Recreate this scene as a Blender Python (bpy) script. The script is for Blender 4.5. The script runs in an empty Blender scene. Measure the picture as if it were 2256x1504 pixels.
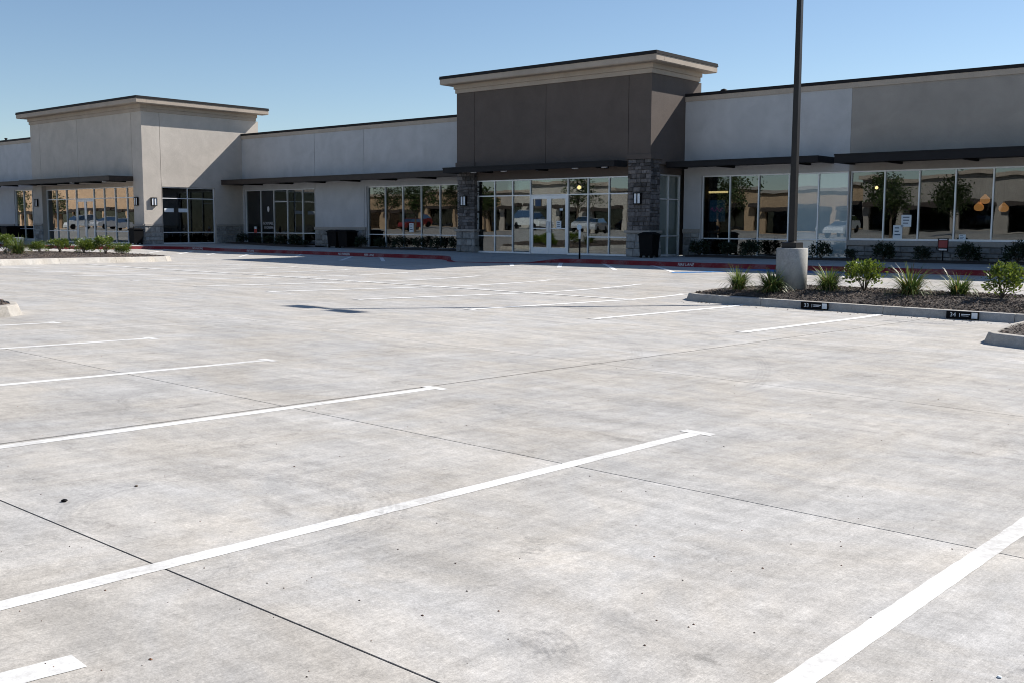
import bpy, math, random
from mathutils import Matrix, Vector
random.seed(7)
R = math.radians
S = bpy.context.scene
C = S.collection

# ------------------------------------------------------------------ camera
cam = bpy.data.cameras.new("camera"); cam_o = bpy.data.objects.new("camera", cam); C.objects.link(cam_o)
cam.sensor_width = 36.0; cam.lens = 36.0 * 2319.0 / 2256.0
cam.clip_start = 0.05; cam.clip_end = 3000
yaw, pitch, roll = R(40.707), R(6.309), R(-0.170)
fw = Vector((-math.sin(yaw) * math.cos(pitch), math.cos(yaw) * math.cos(pitch), -math.sin(pitch)))
rt = Vector((math.cos(yaw), math.sin(yaw), 0)); dn = fw.cross(rt)
rt2 = math.cos(roll) * rt + math.sin(roll) * dn
dn2 = -math.sin(roll) * rt + math.cos(roll) * dn
cam_o.matrix_world = Matrix(((rt2.x, -dn2.x, -fw.x, 0), (rt2.y, -dn2.y, -fw.y, 0), (rt2.z, -dn2.z, -fw.z, 0), (0, 0, 0, 1)))
S.camera = cam_o

# ------------------------------------------------------------------ sky, sun, exposure
SUN = Vector((0.50, 1.11, 1.0)).normalized()          # towards the sun
el = math.asin(SUN.z); az = math.atan2(SUN.x, SUN.y)   # az from +Y towards +X
W = bpy.data.worlds.new("World"); S.world = W; W.use_nodes = True
nt = W.node_tree; nt.nodes.clear()
o_ = nt.nodes.new("ShaderNodeOutputWorld"); bg = nt.nodes.new("ShaderNodeBackground")
sky = nt.nodes.new("ShaderNodeTexSky"); sky.sky_type = 'NISHITA'; sky.sun_disc = False
sky.sun_elevation = el; sky.sun_rotation = az; sky.altitude = 600; sky.air_density = 1.0; sky.dust_density = 0.25; sky.ozone_density = 2.8
bg.inputs[1].default_value = 0.077
nt.links.new(sky.outputs[0], bg.inputs[0]); nt.links.new(bg.outputs[0], o_.inputs[0])
sl = bpy.data.lights.new("sun", 'SUN'); sl.energy = 5.0; sl.angle = R(0.53); sl.color = (1.0, 0.945, 0.87)
so = bpy.data.objects.new("sun", sl); C.objects.link(so); so.location = (20, 40, 40)
so.rotation_euler = SUN.to_track_quat('Z', 'Y').to_euler()
S.view_settings.view_transform = 'Standard'; S.view_settings.look = 'None'
S.view_settings.exposure = 0.64; S.view_settings.gamma = 1.0; S.view_settings.use_curve_mapping = False
S.render.engine = 'CYCLES'
S.cycles.filter_width = 1.0
S.cycles.max_bounces = 8; S.cycles.transparent_max_bounces = 12; S.cycles.glossy_bounces = 4
S.cycles.caustics_reflective = False; S.cycles.caustics_refractive = False

# ------------------------------------------------------------------ materials
def mat(name, col=(.5, .5, .5), rough=.7, metal=0.0, var=0.0, vscale=6.0, bump=0.0, bscale=60.0, rand=0.0, emit=None, spec=0.5):
    m = bpy.data.materials.new(name); m.use_nodes = True
    n = m.node_tree.nodes; L = m.node_tree.links
    b = n["Principled BSDF"]; b.inputs["Roughness"].default_value = rough; b.inputs["Metallic"].default_value = metal
    b.inputs["Specular IOR Level"].default_value = spec
    b.inputs["Base Color"].default_value = (*col, 1)
    geo = n.new("ShaderNodeNewGeometry")
    src = None
    if var > 0:
        no = n.new("ShaderNodeTexNoise"); no.inputs["Scale"].default_value = vscale; no.inputs["Detail"].default_value = 6; no.inputs["Roughness"].default_value = .6
        L.new(geo.outputs["Position"], no.inputs["Vector"])
        mr = n.new("ShaderNodeMapRange"); mr.inputs[1].default_value = .3; mr.inputs[2].default_value = .7
        mr.inputs[3].default_value = 1 - var; mr.inputs[4].default_value = 1 + var
        L.new(no.outputs["Fac"], mr.inputs[0]); src = mr.outputs[0]
    if rand > 0:
        oi = n.new("ShaderNodeObjectInfo"); mr = n.new("ShaderNodeMapRange")
        mr.inputs[3].default_value = 1 - rand; mr.inputs[4].default_value = 1 + rand
        L.new(oi.outputs["Random"], mr.inputs[0])
        if src is None: src = mr.outputs[0]
        else:
            mu = n.new("ShaderNodeMath"); mu.operation = 'MULTIPLY'; L.new(src, mu.inputs[0]); L.new(mr.outputs[0], mu.inputs[1]); src = mu.outputs[0]
    if src is not None:
        vm = n.new("ShaderNodeVectorMath"); vm.operation = 'SCALE'; vm.inputs[0].default_value = col
        L.new(src, vm.inputs["Scale"]); L.new(vm.outputs[0], b.inputs["Base Color"])
    if bump > 0:
        nb = n.new("ShaderNodeTexNoise"); nb.inputs["Scale"].default_value = bscale; nb.inputs["Detail"].default_value = 4
        L.new(geo.outputs["Position"], nb.inputs["Vector"])
        bp = n.new("ShaderNodeBump"); bp.inputs["Strength"].default_value = bump; bp.inputs["Distance"].default_value = .01
        L.new(nb.outputs["Fac"], bp.inputs["Height"]); L.new(bp.outputs[0], b.inputs["Normal"])
    if emit:
        b.inputs["Emission Color"].default_value = (*emit[0], 1); b.inputs["Emission Strength"].default_value = emit[1]
    return m

def stucco(name, col):
    """trowelled stucco: fine sand relief, cloudy trowel marks, faint streaks of dirt"""
    m = mat(name, col, .9, spec=.25)
    n = m.node_tree.nodes; L = m.node_tree.links; b = n["Principled BSDF"]
    geo = n.new("ShaderNodeNewGeometry")
    n1 = n.new("ShaderNodeTexNoise"); n1.inputs["Scale"].default_value = 1.1; n1.inputs["Detail"].default_value = 7; n1.inputs["Roughness"].default_value = .62; n1.inputs["Distortion"].default_value = .6
    n2 = n.new("ShaderNodeTexNoise"); n2.inputs["Scale"].default_value = 1.0; n2.inputs["Detail"].default_value = 4
    mp = n.new("ShaderNodeMapping"); mp.inputs["Scale"].default_value = (2.2, 2.2, .18)
    n3 = n.new("ShaderNodeTexNoise"); n3.inputs["Scale"].default_value = 38; n3.inputs["Detail"].default_value = 3
    L.new(geo.outputs["Position"], n1.inputs["Vector"]); L.new(geo.outputs["Position"], mp.inputs["Vector"]); L.new(mp.outputs[0], n2.inputs["Vector"]); L.new(geo.outputs["Position"], n3.inputs["Vector"])
    def mr(s, a, c, lo, hi):
        x = n.new("ShaderNodeMapRange"); x.inputs[1].default_value = a; x.inputs[2].default_value = c; x.inputs[3].default_value = lo; x.inputs[4].default_value = hi
        L.new(s, x.inputs[0]); return x.outputs[0]
    def mul(a, c):
        x = n.new("ShaderNodeMath"); x.operation = 'MULTIPLY'; L.new(a, x.inputs[0]); L.new(c, x.inputs[1]); return x.outputs[0]
    f = mul(mul(mr(n1.outputs["Fac"], .3, .7, .9, 1.09), mr(n2.outputs["Fac"], .35, .7, 1.012, .975)), mr(n3.outputs["Fac"], .3, .7, .94, 1.06))
    vm = n.new("ShaderNodeVectorMath"); vm.operation = 'SCALE'; vm.inputs[0].default_value = col
    L.new(f, vm.inputs["Scale"]); L.new(vm.outputs[0], b.inputs["Base Color"])
    nb = n.new("ShaderNodeTexNoise"); nb.inputs["Scale"].default_value = 28; nb.inputs["Detail"].default_value = 6; nb.inputs["Roughness"].default_value = .65
    L.new(geo.outputs["Position"], nb.inputs["Vector"])
    bp = n.new("ShaderNodeBump"); bp.inputs["Strength"].default_value = .55; bp.inputs["Distance"].default_value = .012
    L.new(nb.outputs["Fac"], bp.inputs["Height"]); L.new(bp.outputs[0], b.inputs["Normal"])
    return m

def concrete(name, base, streak=1.0, rand=.05, edge=False):
    """broom finished concrete: cloudy patches, traffic streaks along the stalls, grain, stains"""
    m = mat(name, base, .82, spec=.3)
    n = m.node_tree.nodes; L = m.node_tree.links; b = n["Principled BSDF"]
    geo = n.new("ShaderNodeNewGeometry")
    def noise(scale, det=5, rough=.6, sc=(1, 1, 1), dist=0.0, rot=0.0):
        mp = n.new("ShaderNodeMapping"); mp.inputs["Scale"].default_value = sc; mp.inputs["Rotation"].default_value = (0, 0, rot)
        L.new(geo.outputs["Position"], mp.inputs["Vector"])
        t = n.new("ShaderNodeTexNoise"); t.inputs["Scale"].default_value = scale; t.inputs["Detail"].default_value = det; t.inputs["Roughness"].default_value = rough; t.inputs["Distortion"].default_value = dist
        L.new(mp.outputs[0], t.inputs["Vector"]); return t.outputs["Fac"]
    def mr(s, a, c, lo, hi):
        x = n.new("ShaderNodeMapRange"); x.inputs[1].default_value = a; x.inputs[2].default_value = c; x.inputs[3].default_value = lo; x.inputs[4].default_value = hi
        L.new(s, x.inputs[0]); return x.outputs[0]
    def mul(a, c):
        x = n.new("ShaderNodeMath"); x.operation = 'MULTIPLY'; L.new(a, x.inputs[0]); L.new(c, x.inputs[1]); return x.outputs[0]
    k = streak
    f = mr(noise(.45, 8, .66, dist=1.2), .35, .65, .91, 1.06)
    f = mul(f, mr(noise(2.2, 8, .72, dist=1.0), .35, .65, .92, 1.06))
    f = mul(f, mr(noise(9.0, 9, .82, dist=.6), .38, .62, .87, 1.09))
    f = mul(f, mr(noise(1.1, 7, .7, sc=(.5, 2.4, 1), rot=R(14), dist=.4), .40, .66, 1.05, 1 - .17 * k))     # tyre-swept grey
    f = mul(f, mr(noise(2.6, 7, .72, sc=(2.6, .28, 1), rot=R(-4), dist=.2), .40, .66, 1.035, 1 - .14 * k))
    f = mul(f, mr(noise(60, 4, .8), .32, .68, .80, 1.16))
    f = mul(f, mr(noise(150, 3, .75), .32, .68, .84, 1.13))                                        # grain
    f = mul(f, mr(noise(15, 6, .75, sc=(7, .10, 1), rot=R(2)), .36, .64, .95, 1.045))             # broom marks
    f = mul(f, mr(noise(38, 4, .7, sc=(5, .12, 1), rot=R(-3)), .34, .66, .95, 1.045))
    f = mul(f, mr(noise(1.5, 10, .78, dist=1.6), .57, .72, 1.0, .62))                           # grey stains
    f = mul(f, mr(noise(5.5, 7, .75, dist=1.0), .61, .72, 1.0, .66))
    f = mul(f, mr(noise(24, 3, .6), .70, .76, 1.0, .62))                                         # pin spots
    if edge:   # bleached margins along the joints
        tc = n.new("ShaderNodeTexCoord"); sp = n.new("ShaderNodeSeparateXYZ"); L.new(tc.outputs["Generated"], sp.inputs[0])
        def ed(o, size):
            q = n.new("ShaderNodeMath"); q.operation = 'PINGPONG'; q.inputs[1].default_value = .5; L.new(o, q.inputs[0])
            w = n.new("ShaderNodeMath"); w.operation = 'MULTIPLY'; w.inputs[1].default_value = size; L.new(q.outputs[0], w.inputs[0]); return w.outputs[0]
        mn = n.new("ShaderNodeMath"); mn.operation = 'MINIMUM'; L.new(ed(sp.outputs[0], 6.6), mn.inputs[0]); L.new(ed(sp.outputs[1], 4.4), mn.inputs[1])
        ad = n.new("ShaderNodeMath"); ad.operation = 'MULTIPLY_ADD'; ad.inputs[1].default_value = -.35; L.new(noise(2.0, 5, .6), ad.inputs[0]); L.new(mn.outputs[0], ad.inputs[2])
        f = mul(f, mr(ad.outputs[0], -.16, .05, 1.07, 1.0))
    if rand:
        oi = n.new("ShaderNodeObjectInfo"); f = mul(f, mr(oi.outputs["Random"], 0, 1, 1 - rand, 1 + rand))
    # warm / cool drift of the cement
    cr = n.new("ShaderNodeMix"); cr.data_type = 'RGBA'
    cr.inputs[6].default_value = (base[0] * 1.022, base[1] * .998, base[2] * .955, 1); cr.inputs[7].default_value = (base[0] * .982, base[1], base[2] * 1.022, 1)
    L.new(mr(noise(.8, 5, .65, dist=.7), .38, .62, 0, 1), cr.inputs[0])
    vm = n.new("ShaderNodeVectorMath"); vm.operation = 'SCALE'; L.new(cr.outputs[2], vm.inputs[0]); L.new(f, vm.inputs["Scale"])
    L.new(vm.outputs[0], b.inputs["Base Color"])
    bp = n.new("ShaderNodeBump"); bp.inputs["Strength"].default_value = .45; bp.inputs["Distance"].default_value = .004
    L.new(noise(45, 5, .7, sc=(3.5, .6, 1)), bp.inputs["Height"]); L.new(bp.outputs[0], b.inputs["Normal"])
    return m

def glass(name, tint=(.42, .46, .46), refl=.115, wave=.075, film=None):
    """coated shop window: partly mirror, partly see-through, faintly wavy as float glass is"""
    m = bpy.data.materials.new(name); m.use_nodes = True
    n = m.node_tree.nodes; L = m.node_tree.links; n.clear()
    out = n.new("ShaderNodeOutputMaterial"); mx = n.new("ShaderNodeMixShader")
    if film:
        tr = n.new("ShaderNodeBsdfDiffuse")
        geo0 = n.new("ShaderNodeNewGeometry"); nz = n.new("ShaderNodeTexNoise"); nz.inputs["Scale"].default_value = 1.6; nz.inputs["Detail"].default_value = 5
        mp0 = n.new("ShaderNodeMapping"); mp0.inputs["Scale"].default_value = (2, 2, .5)
        L.new(geo0.outputs["Position"], mp0.inputs["Vector"]); L.new(mp0.outputs[0], nz.inputs["Vector"])
        cm = n.new("ShaderNodeMix"); cm.data_type = 'RGBA'; cm.inputs[6].default_value = (film[0] * .75, film[1] * .8, film[2] * .8, 1); cm.inputs[7].default_value = (*film, 1)
        L.new(nz.outputs["Fac"], cm.inputs[0]); L.new(cm.outputs[2], tr.inputs["Color"])
    else:
        tr = n.new("ShaderNodeBsdfTransparent"); tr.inputs["Color"].default_value = (*tint, 1)
    gl = n.new("ShaderNodeBsdfGlossy"); gl.inputs["Roughness"].default_value = 0.0; gl.inputs["Color"].default_value = (.92, .96, .97, 1)
    fr = n.new("ShaderNodeFresnel"); fr.inputs["IOR"].default_value = 1.5
    mr = n.new("ShaderNodeMapRange"); mr.inputs[1].default_value = .04; mr.inputs[2].default_value = .36; mr.inputs[3].default_value = refl; mr.inputs[4].default_value = 1.0
    geo = n.new("ShaderNodeNewGeometry"); no = n.new("ShaderNodeTexNoise"); no.inputs["Scale"].default_value = .9; no.inputs["Detail"].default_value = 1.5
    L.new(geo.outputs["Position"], no.inputs["Vector"])
    bp = n.new("ShaderNodeBump"); bp.inputs["Strength"].default_value = wave; bp.inputs["Distance"].default_value = .02
    L.new(no.outputs["Fac"], bp.inputs["Height"]); L.new(bp.outputs[0], gl.inputs["Normal"])
    L.new(fr.outputs[0], mr.inputs[0]); L.new(mr.outputs[0], mx.inputs[0]); L.new(tr.outputs[0], mx.inputs[1]); L.new(gl.outputs[0], mx.inputs[2])
    L.new(mx.outputs[0], out.inputs[0]); return m

def leafmat(name, c1, c2, rough=.45):
    m = bpy.data.materials.new(name); m.use_nodes = True
    n = m.node_tree.nodes; L = m.node_tree.links; b = n["Principled BSDF"]
    geo = n.new("ShaderNodeNewGeometry"); mx = n.new("ShaderNodeMix"); mx.data_type = 'RGBA'
    mx.inputs[6].default_value = (*c1, 1); mx.inputs[7].default_value = (*c2, 1)
    L.new(geo.outputs["Random Per Island"], mx.inputs[0]); L.new(mx.outputs[2], b.inputs["Base Color"])
    b.inputs["Roughness"].default_value = rough; b.inputs["Specular IOR Level"].default_value = .4
    tl = n.new("ShaderNodeBsdfTranslucent"); L.new(mx.outputs[2], tl.inputs["Color"])
    ms = n.new("ShaderNodeMixShader"); ms.inputs[0].default_value = .35
    L.new(b.outputs[0], ms.inputs[1]); L.new(tl.outputs[0], ms.inputs[2]); L.new(ms.outputs[0], n["Material Output"].inputs[0])
    return m

def islandmat(name, c1, c2, rough=.9):
    m = leafmat(name, c1, c2, rough); n = m.node_tree.nodes
    m.node_tree.links.new(n["Principled BSDF"].outputs[0], n["Material Output"].inputs[0]); return m

M = {}
M['slab'] = concrete('lot_concrete', (.44, .423, .402), 1.0, .04, True)
M['walk'] = concrete('sidewalk_concrete', (.40, .40, .39), .3)
M['curb'] = concrete('kerb_concrete', (.41, .388, .358), .4)
M['base'] = concrete('sub_concrete', (.36, .35, .335), 1.0, 0)
M['pedestal'] = concrete('pedestal_concrete', (.36, .355, .34), .5)
M['joint'] = mat('joint_sealant', (.055, .05, .048), .9, var=.3, vscale=40)
def paintmat(name, col, wear):
    m = mat(name, col, .75, spec=.3); n = m.node_tree.nodes; L = m.node_tree.links; b = n["Principled BSDF"]
    geo = n.new("ShaderNodeNewGeometry")
    a = n.new("ShaderNodeTexNoise"); a.inputs["Scale"].default_value = 22; a.inputs["Detail"].default_value = 8; a.inputs["Roughness"].default_value = .75
    c = n.new("ShaderNodeTexNoise"); c.inputs["Scale"].default_value = 1.4; c.inputs["Detail"].default_value = 4
    L.new(geo.outputs["Position"], a.inputs["Vector"]); L.new(geo.outputs["Position"], c.inputs["Vector"])
    ad = n.new("ShaderNodeMath"); ad.operation = 'ADD'; L.new(a.outputs["Fac"], ad.inputs[0]); L.new(c.outputs["Fac"], ad.inputs[1])
    mr = n.new("ShaderNodeMapRange"); mr.inputs[1].default_value = .98; mr.inputs[2].default_value = 1.30; mr.inputs[3].default_value = 0; mr.inputs[4].default_value = wear
    L.new(ad.outputs[0], mr.inputs[0])
    mx = n.new("ShaderNodeMix"); mx.data_type = 'RGBA'; mx.inputs[6].default_value = (*col, 1); mx.inputs[7].default_value = (.38, .365, .345, 1)
    L.new(mr.outputs[0], mx.inputs[0]); L.new(mx.outputs[2], b.inputs["Base Color"]); return m
M['line'] = paintmat('white_road_paint', (.64, .64, .63), .85)
M['oldline'] = paintmat('worn_road_paint', (.72, .72, .71), .45)
M['blue'] = paintmat('blue_road_paint', (.02, .16, .42), .7)
M['red'] = paintmat('red_kerb_paint', (.20, .012, .018), .35)
M['stencil'] = mat('stencil_white', (.72, .70, .70), .8, var=.25, vscale=30)
M['white'] = stucco('white_stucco', (.47, .475, .485))
M['taupe'] = stucco('taupe_stucco', (.325, .30, .272))
M['brown'] = stucco('brown_stucco', (.108, .089, .079))
M['cream'] = stucco('cream_stucco', (.47, .43, .385))
M['trim'] = stucco('cornice_stucco', (.38, .325, .272))
M['tan'] = stucco('tan_band_stucco', (.42, .36, .30))
M['metal'] = mat('dark_bronze_metal', (.02, .0195, .021), .6, 0, var=.12, vscale=3, spec=.12)
M['fascia'] = mat('bronze_canopy_paint', (.045, .036, .031), .5, 0, var=.12, vscale=3, spec=.2)
M['polem'] = mat('bronze_pole_enamel', (.014, .0125, .012), .45, 0, var=.1, vscale=3, spec=.3)
M['alu'] = mat('silver_aluminium', (.74, .76, .78), .4, .25)
M['steel'] = mat('brushed_steel', (.5, .5, .5), .3, 1.0)
M['black'] = mat('black_plastic', (.004, .004, .005), .6, spec=.12)
M['stone'] = mat('dark_ledge_stone', (.105, .097, .096), .9, var=.35, vscale=9, bump=.8, bscale=22, rand=.6)
M['ashlar'] = mat('grey_cut_stone', (.25, .245, .235), .9, var=.3, vscale=7, bump=.7, bscale=18, rand=.3)
M['mortar'] = mat('mortar', (.09, .088, .085), .95, var=.2)
M['cap'] = mat('cast_stone_sill', (.33, .30, .27), .85, var=.12, vscale=12)
M['glass'] = glass('shop_glass')
M['glass2'] = glass('dark_shop_glass', (.22, .25, .26), .08)
M['film'] = glass('filmed_glass', refl=.16, film=(.50, .57, .57))
M['sglass'] = glass('side_glass', refl=.12, film=(.17, .20, .18))
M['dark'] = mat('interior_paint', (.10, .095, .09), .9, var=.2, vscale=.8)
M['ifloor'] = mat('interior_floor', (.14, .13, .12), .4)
M['lens'] = mat('lamp_lens', (.75, .78, .82), .4)
M['paper'] = mat('white_paper', (.70, .76, .80), .8)
M['ink'] = mat('dark_ink', (.05, .08, .14), .8)
M['soil'] = mat('mulch_soil', (.045, .034, .028), .95, var=.4, vscale=14, bump=1.0, bscale=30)
M['chip'] = islandmat('bark_chips', (.035, .024, .019), (.20, .155, .125))
M['blade'] = leafmat('grass_blade', (.035, .075, .022), (.17, .22, .05))
M['drybl'] = leafmat('dry_blade', (.16, .12, .045), (.27, .20, .08))
M['leaf'] = leafmat('shrub_leaf', (.045, .085, .015), (.20, .25, .035), .35)
M['dleaf'] = leafmat('dark_shrub_leaf', (.012, .022, .012), (.035, .06, .03), .4)
M['tleaf'] = leafmat('tree_leaf', (.025, .05, .015), (.08, .11, .03), .5)
M['bark'] = mat('bark', (.10, .075, .055), .9, var=.3, vscale=10)
M['pebble'] = islandmat('grit', (.03, .02, .018), (.20, .09, .045))

# ------------------------------------------------------------------ mesh helpers
class MB:
    def __init__(s): s.v = []; s.f = []; s.m = []
    def face(s, pts, mi=0):
        k = len(s.v); s.v += [tuple(p) for p in pts]; s.f.append(tuple(range(k, k + len(pts)))); s.m.append(mi)
    def box(s, x0, x1, y0, y1, z0, z1, mi=0):
        k = len(s.v)
        s.v += [(x0, y0, z0), (x1, y0, z0), (x1, y1, z0), (x0, y1, z0), (x0, y0, z1), (x1, y0, z1), (x1, y1, z1), (x0, y1, z1)]
        for q in ((0, 3, 2, 1), (4, 5, 6, 7), (0, 1, 5, 4), (1, 2, 6, 5), (2, 3, 7, 6), (3, 0, 4, 7)):
            s.f.append(tuple(k + i for i in q)); s.m.append(mi)
        return s
    def frustum(s, cx, cy, z0, z1, a0, b0, a1, b1, mi=0):
        k = len(s.v)
        for z, a, b in ((z0, a0, b0), (z1, a1, b1)):
            s.v += [(cx - a, cy - b, z), (cx + a, cy - b, z), (cx + a, cy + b, z), (cx - a, cy + b, z)]
        for q in ((0, 3, 2, 1), (4, 5, 6, 7), (0, 1, 5, 4), (1, 2, 6, 5), (2, 3, 7, 6), (3, 0, 4, 7)):
            s.f.append(tuple(k + i for i in q)); s.m.append(mi)
        return s
    def lathe(s, cx, cy, prof, n=24, mi=0):
        k = len(s.v)
        for r, z in prof:
            for i in range(n):
                a = 2 * math.pi * i / n; s.v.append((cx + r * math.cos(a), cy + r * math.sin(a), z))
        for j in range(len(prof) - 1):
            for i in range(n):
                i2 = (i + 1) % n
                s.f.append((k + j * n + i, k + j * n + i2, k + (j + 1) * n + i2, k + (j + 1) * n + i)); s.m.append(mi)
        s.f.append(tuple(k + i for i in reversed(range(n)))); s.m.append(mi)
        t = k + (len(prof) - 1) * n
        s.f.append(tuple(t + i for i in range(n))); s.m.append(mi)
        return s
    def tube(s, pts, rad, n=6, mi=0):
        k = len(s.v); P = [Vector(p) for p in pts]
        for i, p in enumerate(P):
            t = (P[min(i + 1, len(P) - 1)] - P[max(i - 1, 0)]).normalized()
            u = t.cross(Vector((0, 0, 1)) if abs(t.z) < .95 else Vector((1, 0, 0))).normalized(); w = t.cross(u)
            r = rad[i] if isinstance(rad, (list, tuple)) else rad
            for j in range(n):
                a = 2 * math.pi * j / n; s.v.append(tuple(p + r * (math.cos(a) * u + math.sin(a) * w)))
        for i in range(len(P) - 1):
            for j in range(n):
                j2 = (j + 1) % n; s.f.append((k + i * n + j, k + i * n + j2, k + (i + 1) * n + j2, k + (i + 1) * n + j)); s.m.append(mi)
        s.f.append(tuple(k + j for j in reversed(range(n)))); s.m.append(mi)
        e = k + (len(P) - 1) * n; s.f.append(tuple(e + j for j in range(n))); s.m.append(mi)
        return s
    def build(s, name, mats, parent=None, smooth=False, kind=None, bevel=0):
        me = bpy.data.meshes.new(name); me.from_pydata(s.v, [], s.f)
        if not isinstance(mats, (list, tuple)): mats = [mats]
        for m in mats: me.materials.append(m)
        if len(mats) > 1: me.polygons.foreach_set("material_index", s.m)
        if smooth: me.polygons.foreach_set("use_smooth", [True] * len(me.polygons))
        me.update()
        return link(name, me, parent, kind, bevel)
def link(name, me, parent=None, kind=None, bevel=0):
    o = bpy.data.objects.new(name, me); C.objects.link(o)
    if parent is not None:
        o.parent = parent; o.matrix_parent_inverse = Matrix.Translation(-Vector(parent_loc(parent)))
    if kind: o['kind'] = kind
    if bevel:
        b = o.modifiers.new("edge", 'BEVEL'); b.width = bevel; b.segments = 2; b.limit_method = 'ANGLE'; b.harden_normals = False
    return o
WL = {}
def parent_loc(p):
    return WL.get(p.name, (0, 0, 0))
def thing(name, label, cat, loc=(0, 0, 0), group=None):
    o = bpy.data.objects.new(name, None); C.objects.link(o); o.location = loc; o.empty_display_size = .2
    WL[o.name] = tuple(loc)
    o['label'] = label; o['category'] = cat
    if group: o['group'] = group
    return o
def tag(o, label, cat, group=None):
    o['label'] = label; o['category'] = cat
    if group: o['group'] = group
    return o
def struct(name):
    o = bpy.data.objects.new(name, None); C.objects.link(o); o['kind'] = 'structure'; return o
def copy_tree(src, loc, rotz=0.0, scale=1.0, label=None):
    r = src.copy(); C.objects.link(r); r.location = loc; r.rotation_euler = (0, 0, rotz); r.scale = (scale,) * 3
    if label: r['label'] = label
    for ch in list(src.children):
        c = ch.copy(); C.objects.link(c); c.parent = r
        for g in list(ch.children):
            d = g.copy(); C.objects.link(d); d.parent = c
    return r
def text_mesh(body, size, depth=.002):
    cu = bpy.data.curves.new("lettering", 'FONT'); cu.body = body; cu.size = size; cu.extrude = depth; cu.align_x = 'CENTER'; cu.align_y = 'CENTER'; cu.resolution_u = 2
    o = bpy.data.objects.new("lettering_src", cu); C.objects.link(o)
    dg = bpy.context.evaluated_depsgraph_get(); me = bpy.data.meshes.new_from_object(o.evaluated_get(dg))
    bpy.data.objects.remove(o); return me
def lettering(body, size, mat_, loc, parent, rotz=0.0, tilt=R(90), name='lettering'):
    me = text_mesh(body, size); me.materials.clear(); me.materials.append(mat_)
    me.transform(Matrix.Translation(loc) @ Matrix.Rotation(rotz, 4, 'Z') @ Matrix.Rotation(tilt, 4, 'X'))
    return link(name, me, parent)

# ------------------------------------------------------------------ the lie of the land
def ss(t):
    t = min(1, max(0, t)); return t * t * (3 - 2 * t)
def KZ(X): return -1.40 + .15 * ss((-45 - X) / 9)
def GZ(X, Y):
    w = ss((Y - 19) / 11.5)
    return (-1.5 - .0133 * max(-55, X) - .018 * max(-14, Y)) * (1 - w) + KZ(X) * w
def FZ(X): return -1.20 + .11 * ss((-44 - X) / 8)      # floor level of the shops

# ground sheet to the horizon, then the jointed lot on top
g = MB()
xs_ = [-900, -400, -210] + list(range(-150, 41, 5)) + [80, 300, 900]; ys_ = [-900, -300, -100] + list(range(-60, 36, 4)) + [60, 200, 900]
idx = {}
for j, y in enumerate(ys_):
    for i, x in enumerate(xs_):
        idx[i, j] = len(g.v); g.v.append((x, y, GZ(min(40, x), y) - .05))
for j in range(len(ys_) - 1):
    for i in range(len(xs_) - 1):
        g.f.append((idx[i, j], idx[i + 1, j], idx[i + 1, j + 1], idx[i, j + 1])); g.m.append(0)
g.build('ground', M['base'], kind='structure', smooth=True)

lot = struct('parking_lot')
XJ = [-.5 - 6.6 * k for k in range(-4, 13)][::-1]       # joints running away from the camera
YJ = [-14, -9.6, -5.2, -0.9, 2.385, 5.32, 9.76, 14.3, 19.2, 23.9, 28.0, 31.9]
gap = .0055
def JW(x): return .017 if abs(x + 7.1) < .1 else .011
for a in range(len(XJ) - 1):
    for c in range(len(YJ) - 1):
        x0, x1, y0, y1 = XJ[a] + JW(XJ[a]), XJ[a + 1] - JW(XJ[a + 1]), YJ[c] + gap, YJ[c + 1] - gap
        b = MB(); nx, ny = 9, 8; top = {}
        for j in range(ny + 1):
            for i in range(nx + 1):
                x = x0 + (x1 - x0) * i / nx; y = y0 + (y1 - y0) * j / ny
                top[i, j] = len(b.v); b.v.append((x, y, GZ(x, y)))
        for j in range(ny):
            for i in range(nx):
                b.f.append((top[i, j], top[i + 1, j], top[i + 1, j + 1], top[i, j + 1])); b.m.append(0)
        rim = [(i, 0) for i in range(nx + 1)] + [(nx, j) for j in range(1, ny + 1)] + [(i, ny) for i in range(nx - 1, -1, -1)] + [(0, j) for j in range(ny - 1, 0, -1)]
        lowv = []
        for i, j in rim:
            v = b.v[top[i, j]]; lowv.append(len(b.v)); b.v.append((v[0], v[1], v[2] - .045))
        for k in range(len(rim)):
            k2 = (k + 1) % len(rim); b.f.append((top[rim[k2]], top[rim[k]], lowv[k], lowv[k2])); b.m.append(0)
        b.build('concrete_slab', M['slab'], lot)
jb = MB()
def ribbon(mb, pts, w, dz, mi=0, step=.6):
    """flat strip of width w along a polyline, laid on the pavement"""
    P = []
    for k in range(len(pts) - 1):
        (xa, ya), (xb, yb) = pts[k], pts[k + 1]; n = max(1, int(math.hypot(xb - xa, yb - ya) / step))
        for i in range(n + (k == len(pts) - 2)): P.append((xa + (xb - xa) * i / n, ya + (yb - ya) * i / n))
    k0 = len(mb.v)
    for i, (x, y) in enumerate(P):
        xa, ya = P[max(0, i - 1)]; xb, yb = P[min(len(P) - 1, i + 1)]; l = math.hypot(xb - xa, yb - ya)
        nx, ny = -(yb - ya) / l * w / 2, (xb - xa) / l * w / 2
        for sgn in (1, -1): mb.v.append((x + sgn * nx, y + sgn * ny, GZ(x + sgn * nx, y + sgn * ny) + dz))
    for i in range(len(P) - 1):
        mb.f.append((k0 + 2 * i, k0 + 2 * i + 1, k0 + 2 * i + 3, k0 + 2 * i + 2)); mb.m.append(mi)
for x in XJ: ribbon(jb, [(x, YJ[0]), (x, YJ[-1])], .045, -.005)
for y in YJ: ribbon(jb, [(XJ[0], y), (XJ[-1], y)], .02, -.0045)
jb.build('joint_sealant', M['joint'], lot)

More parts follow.
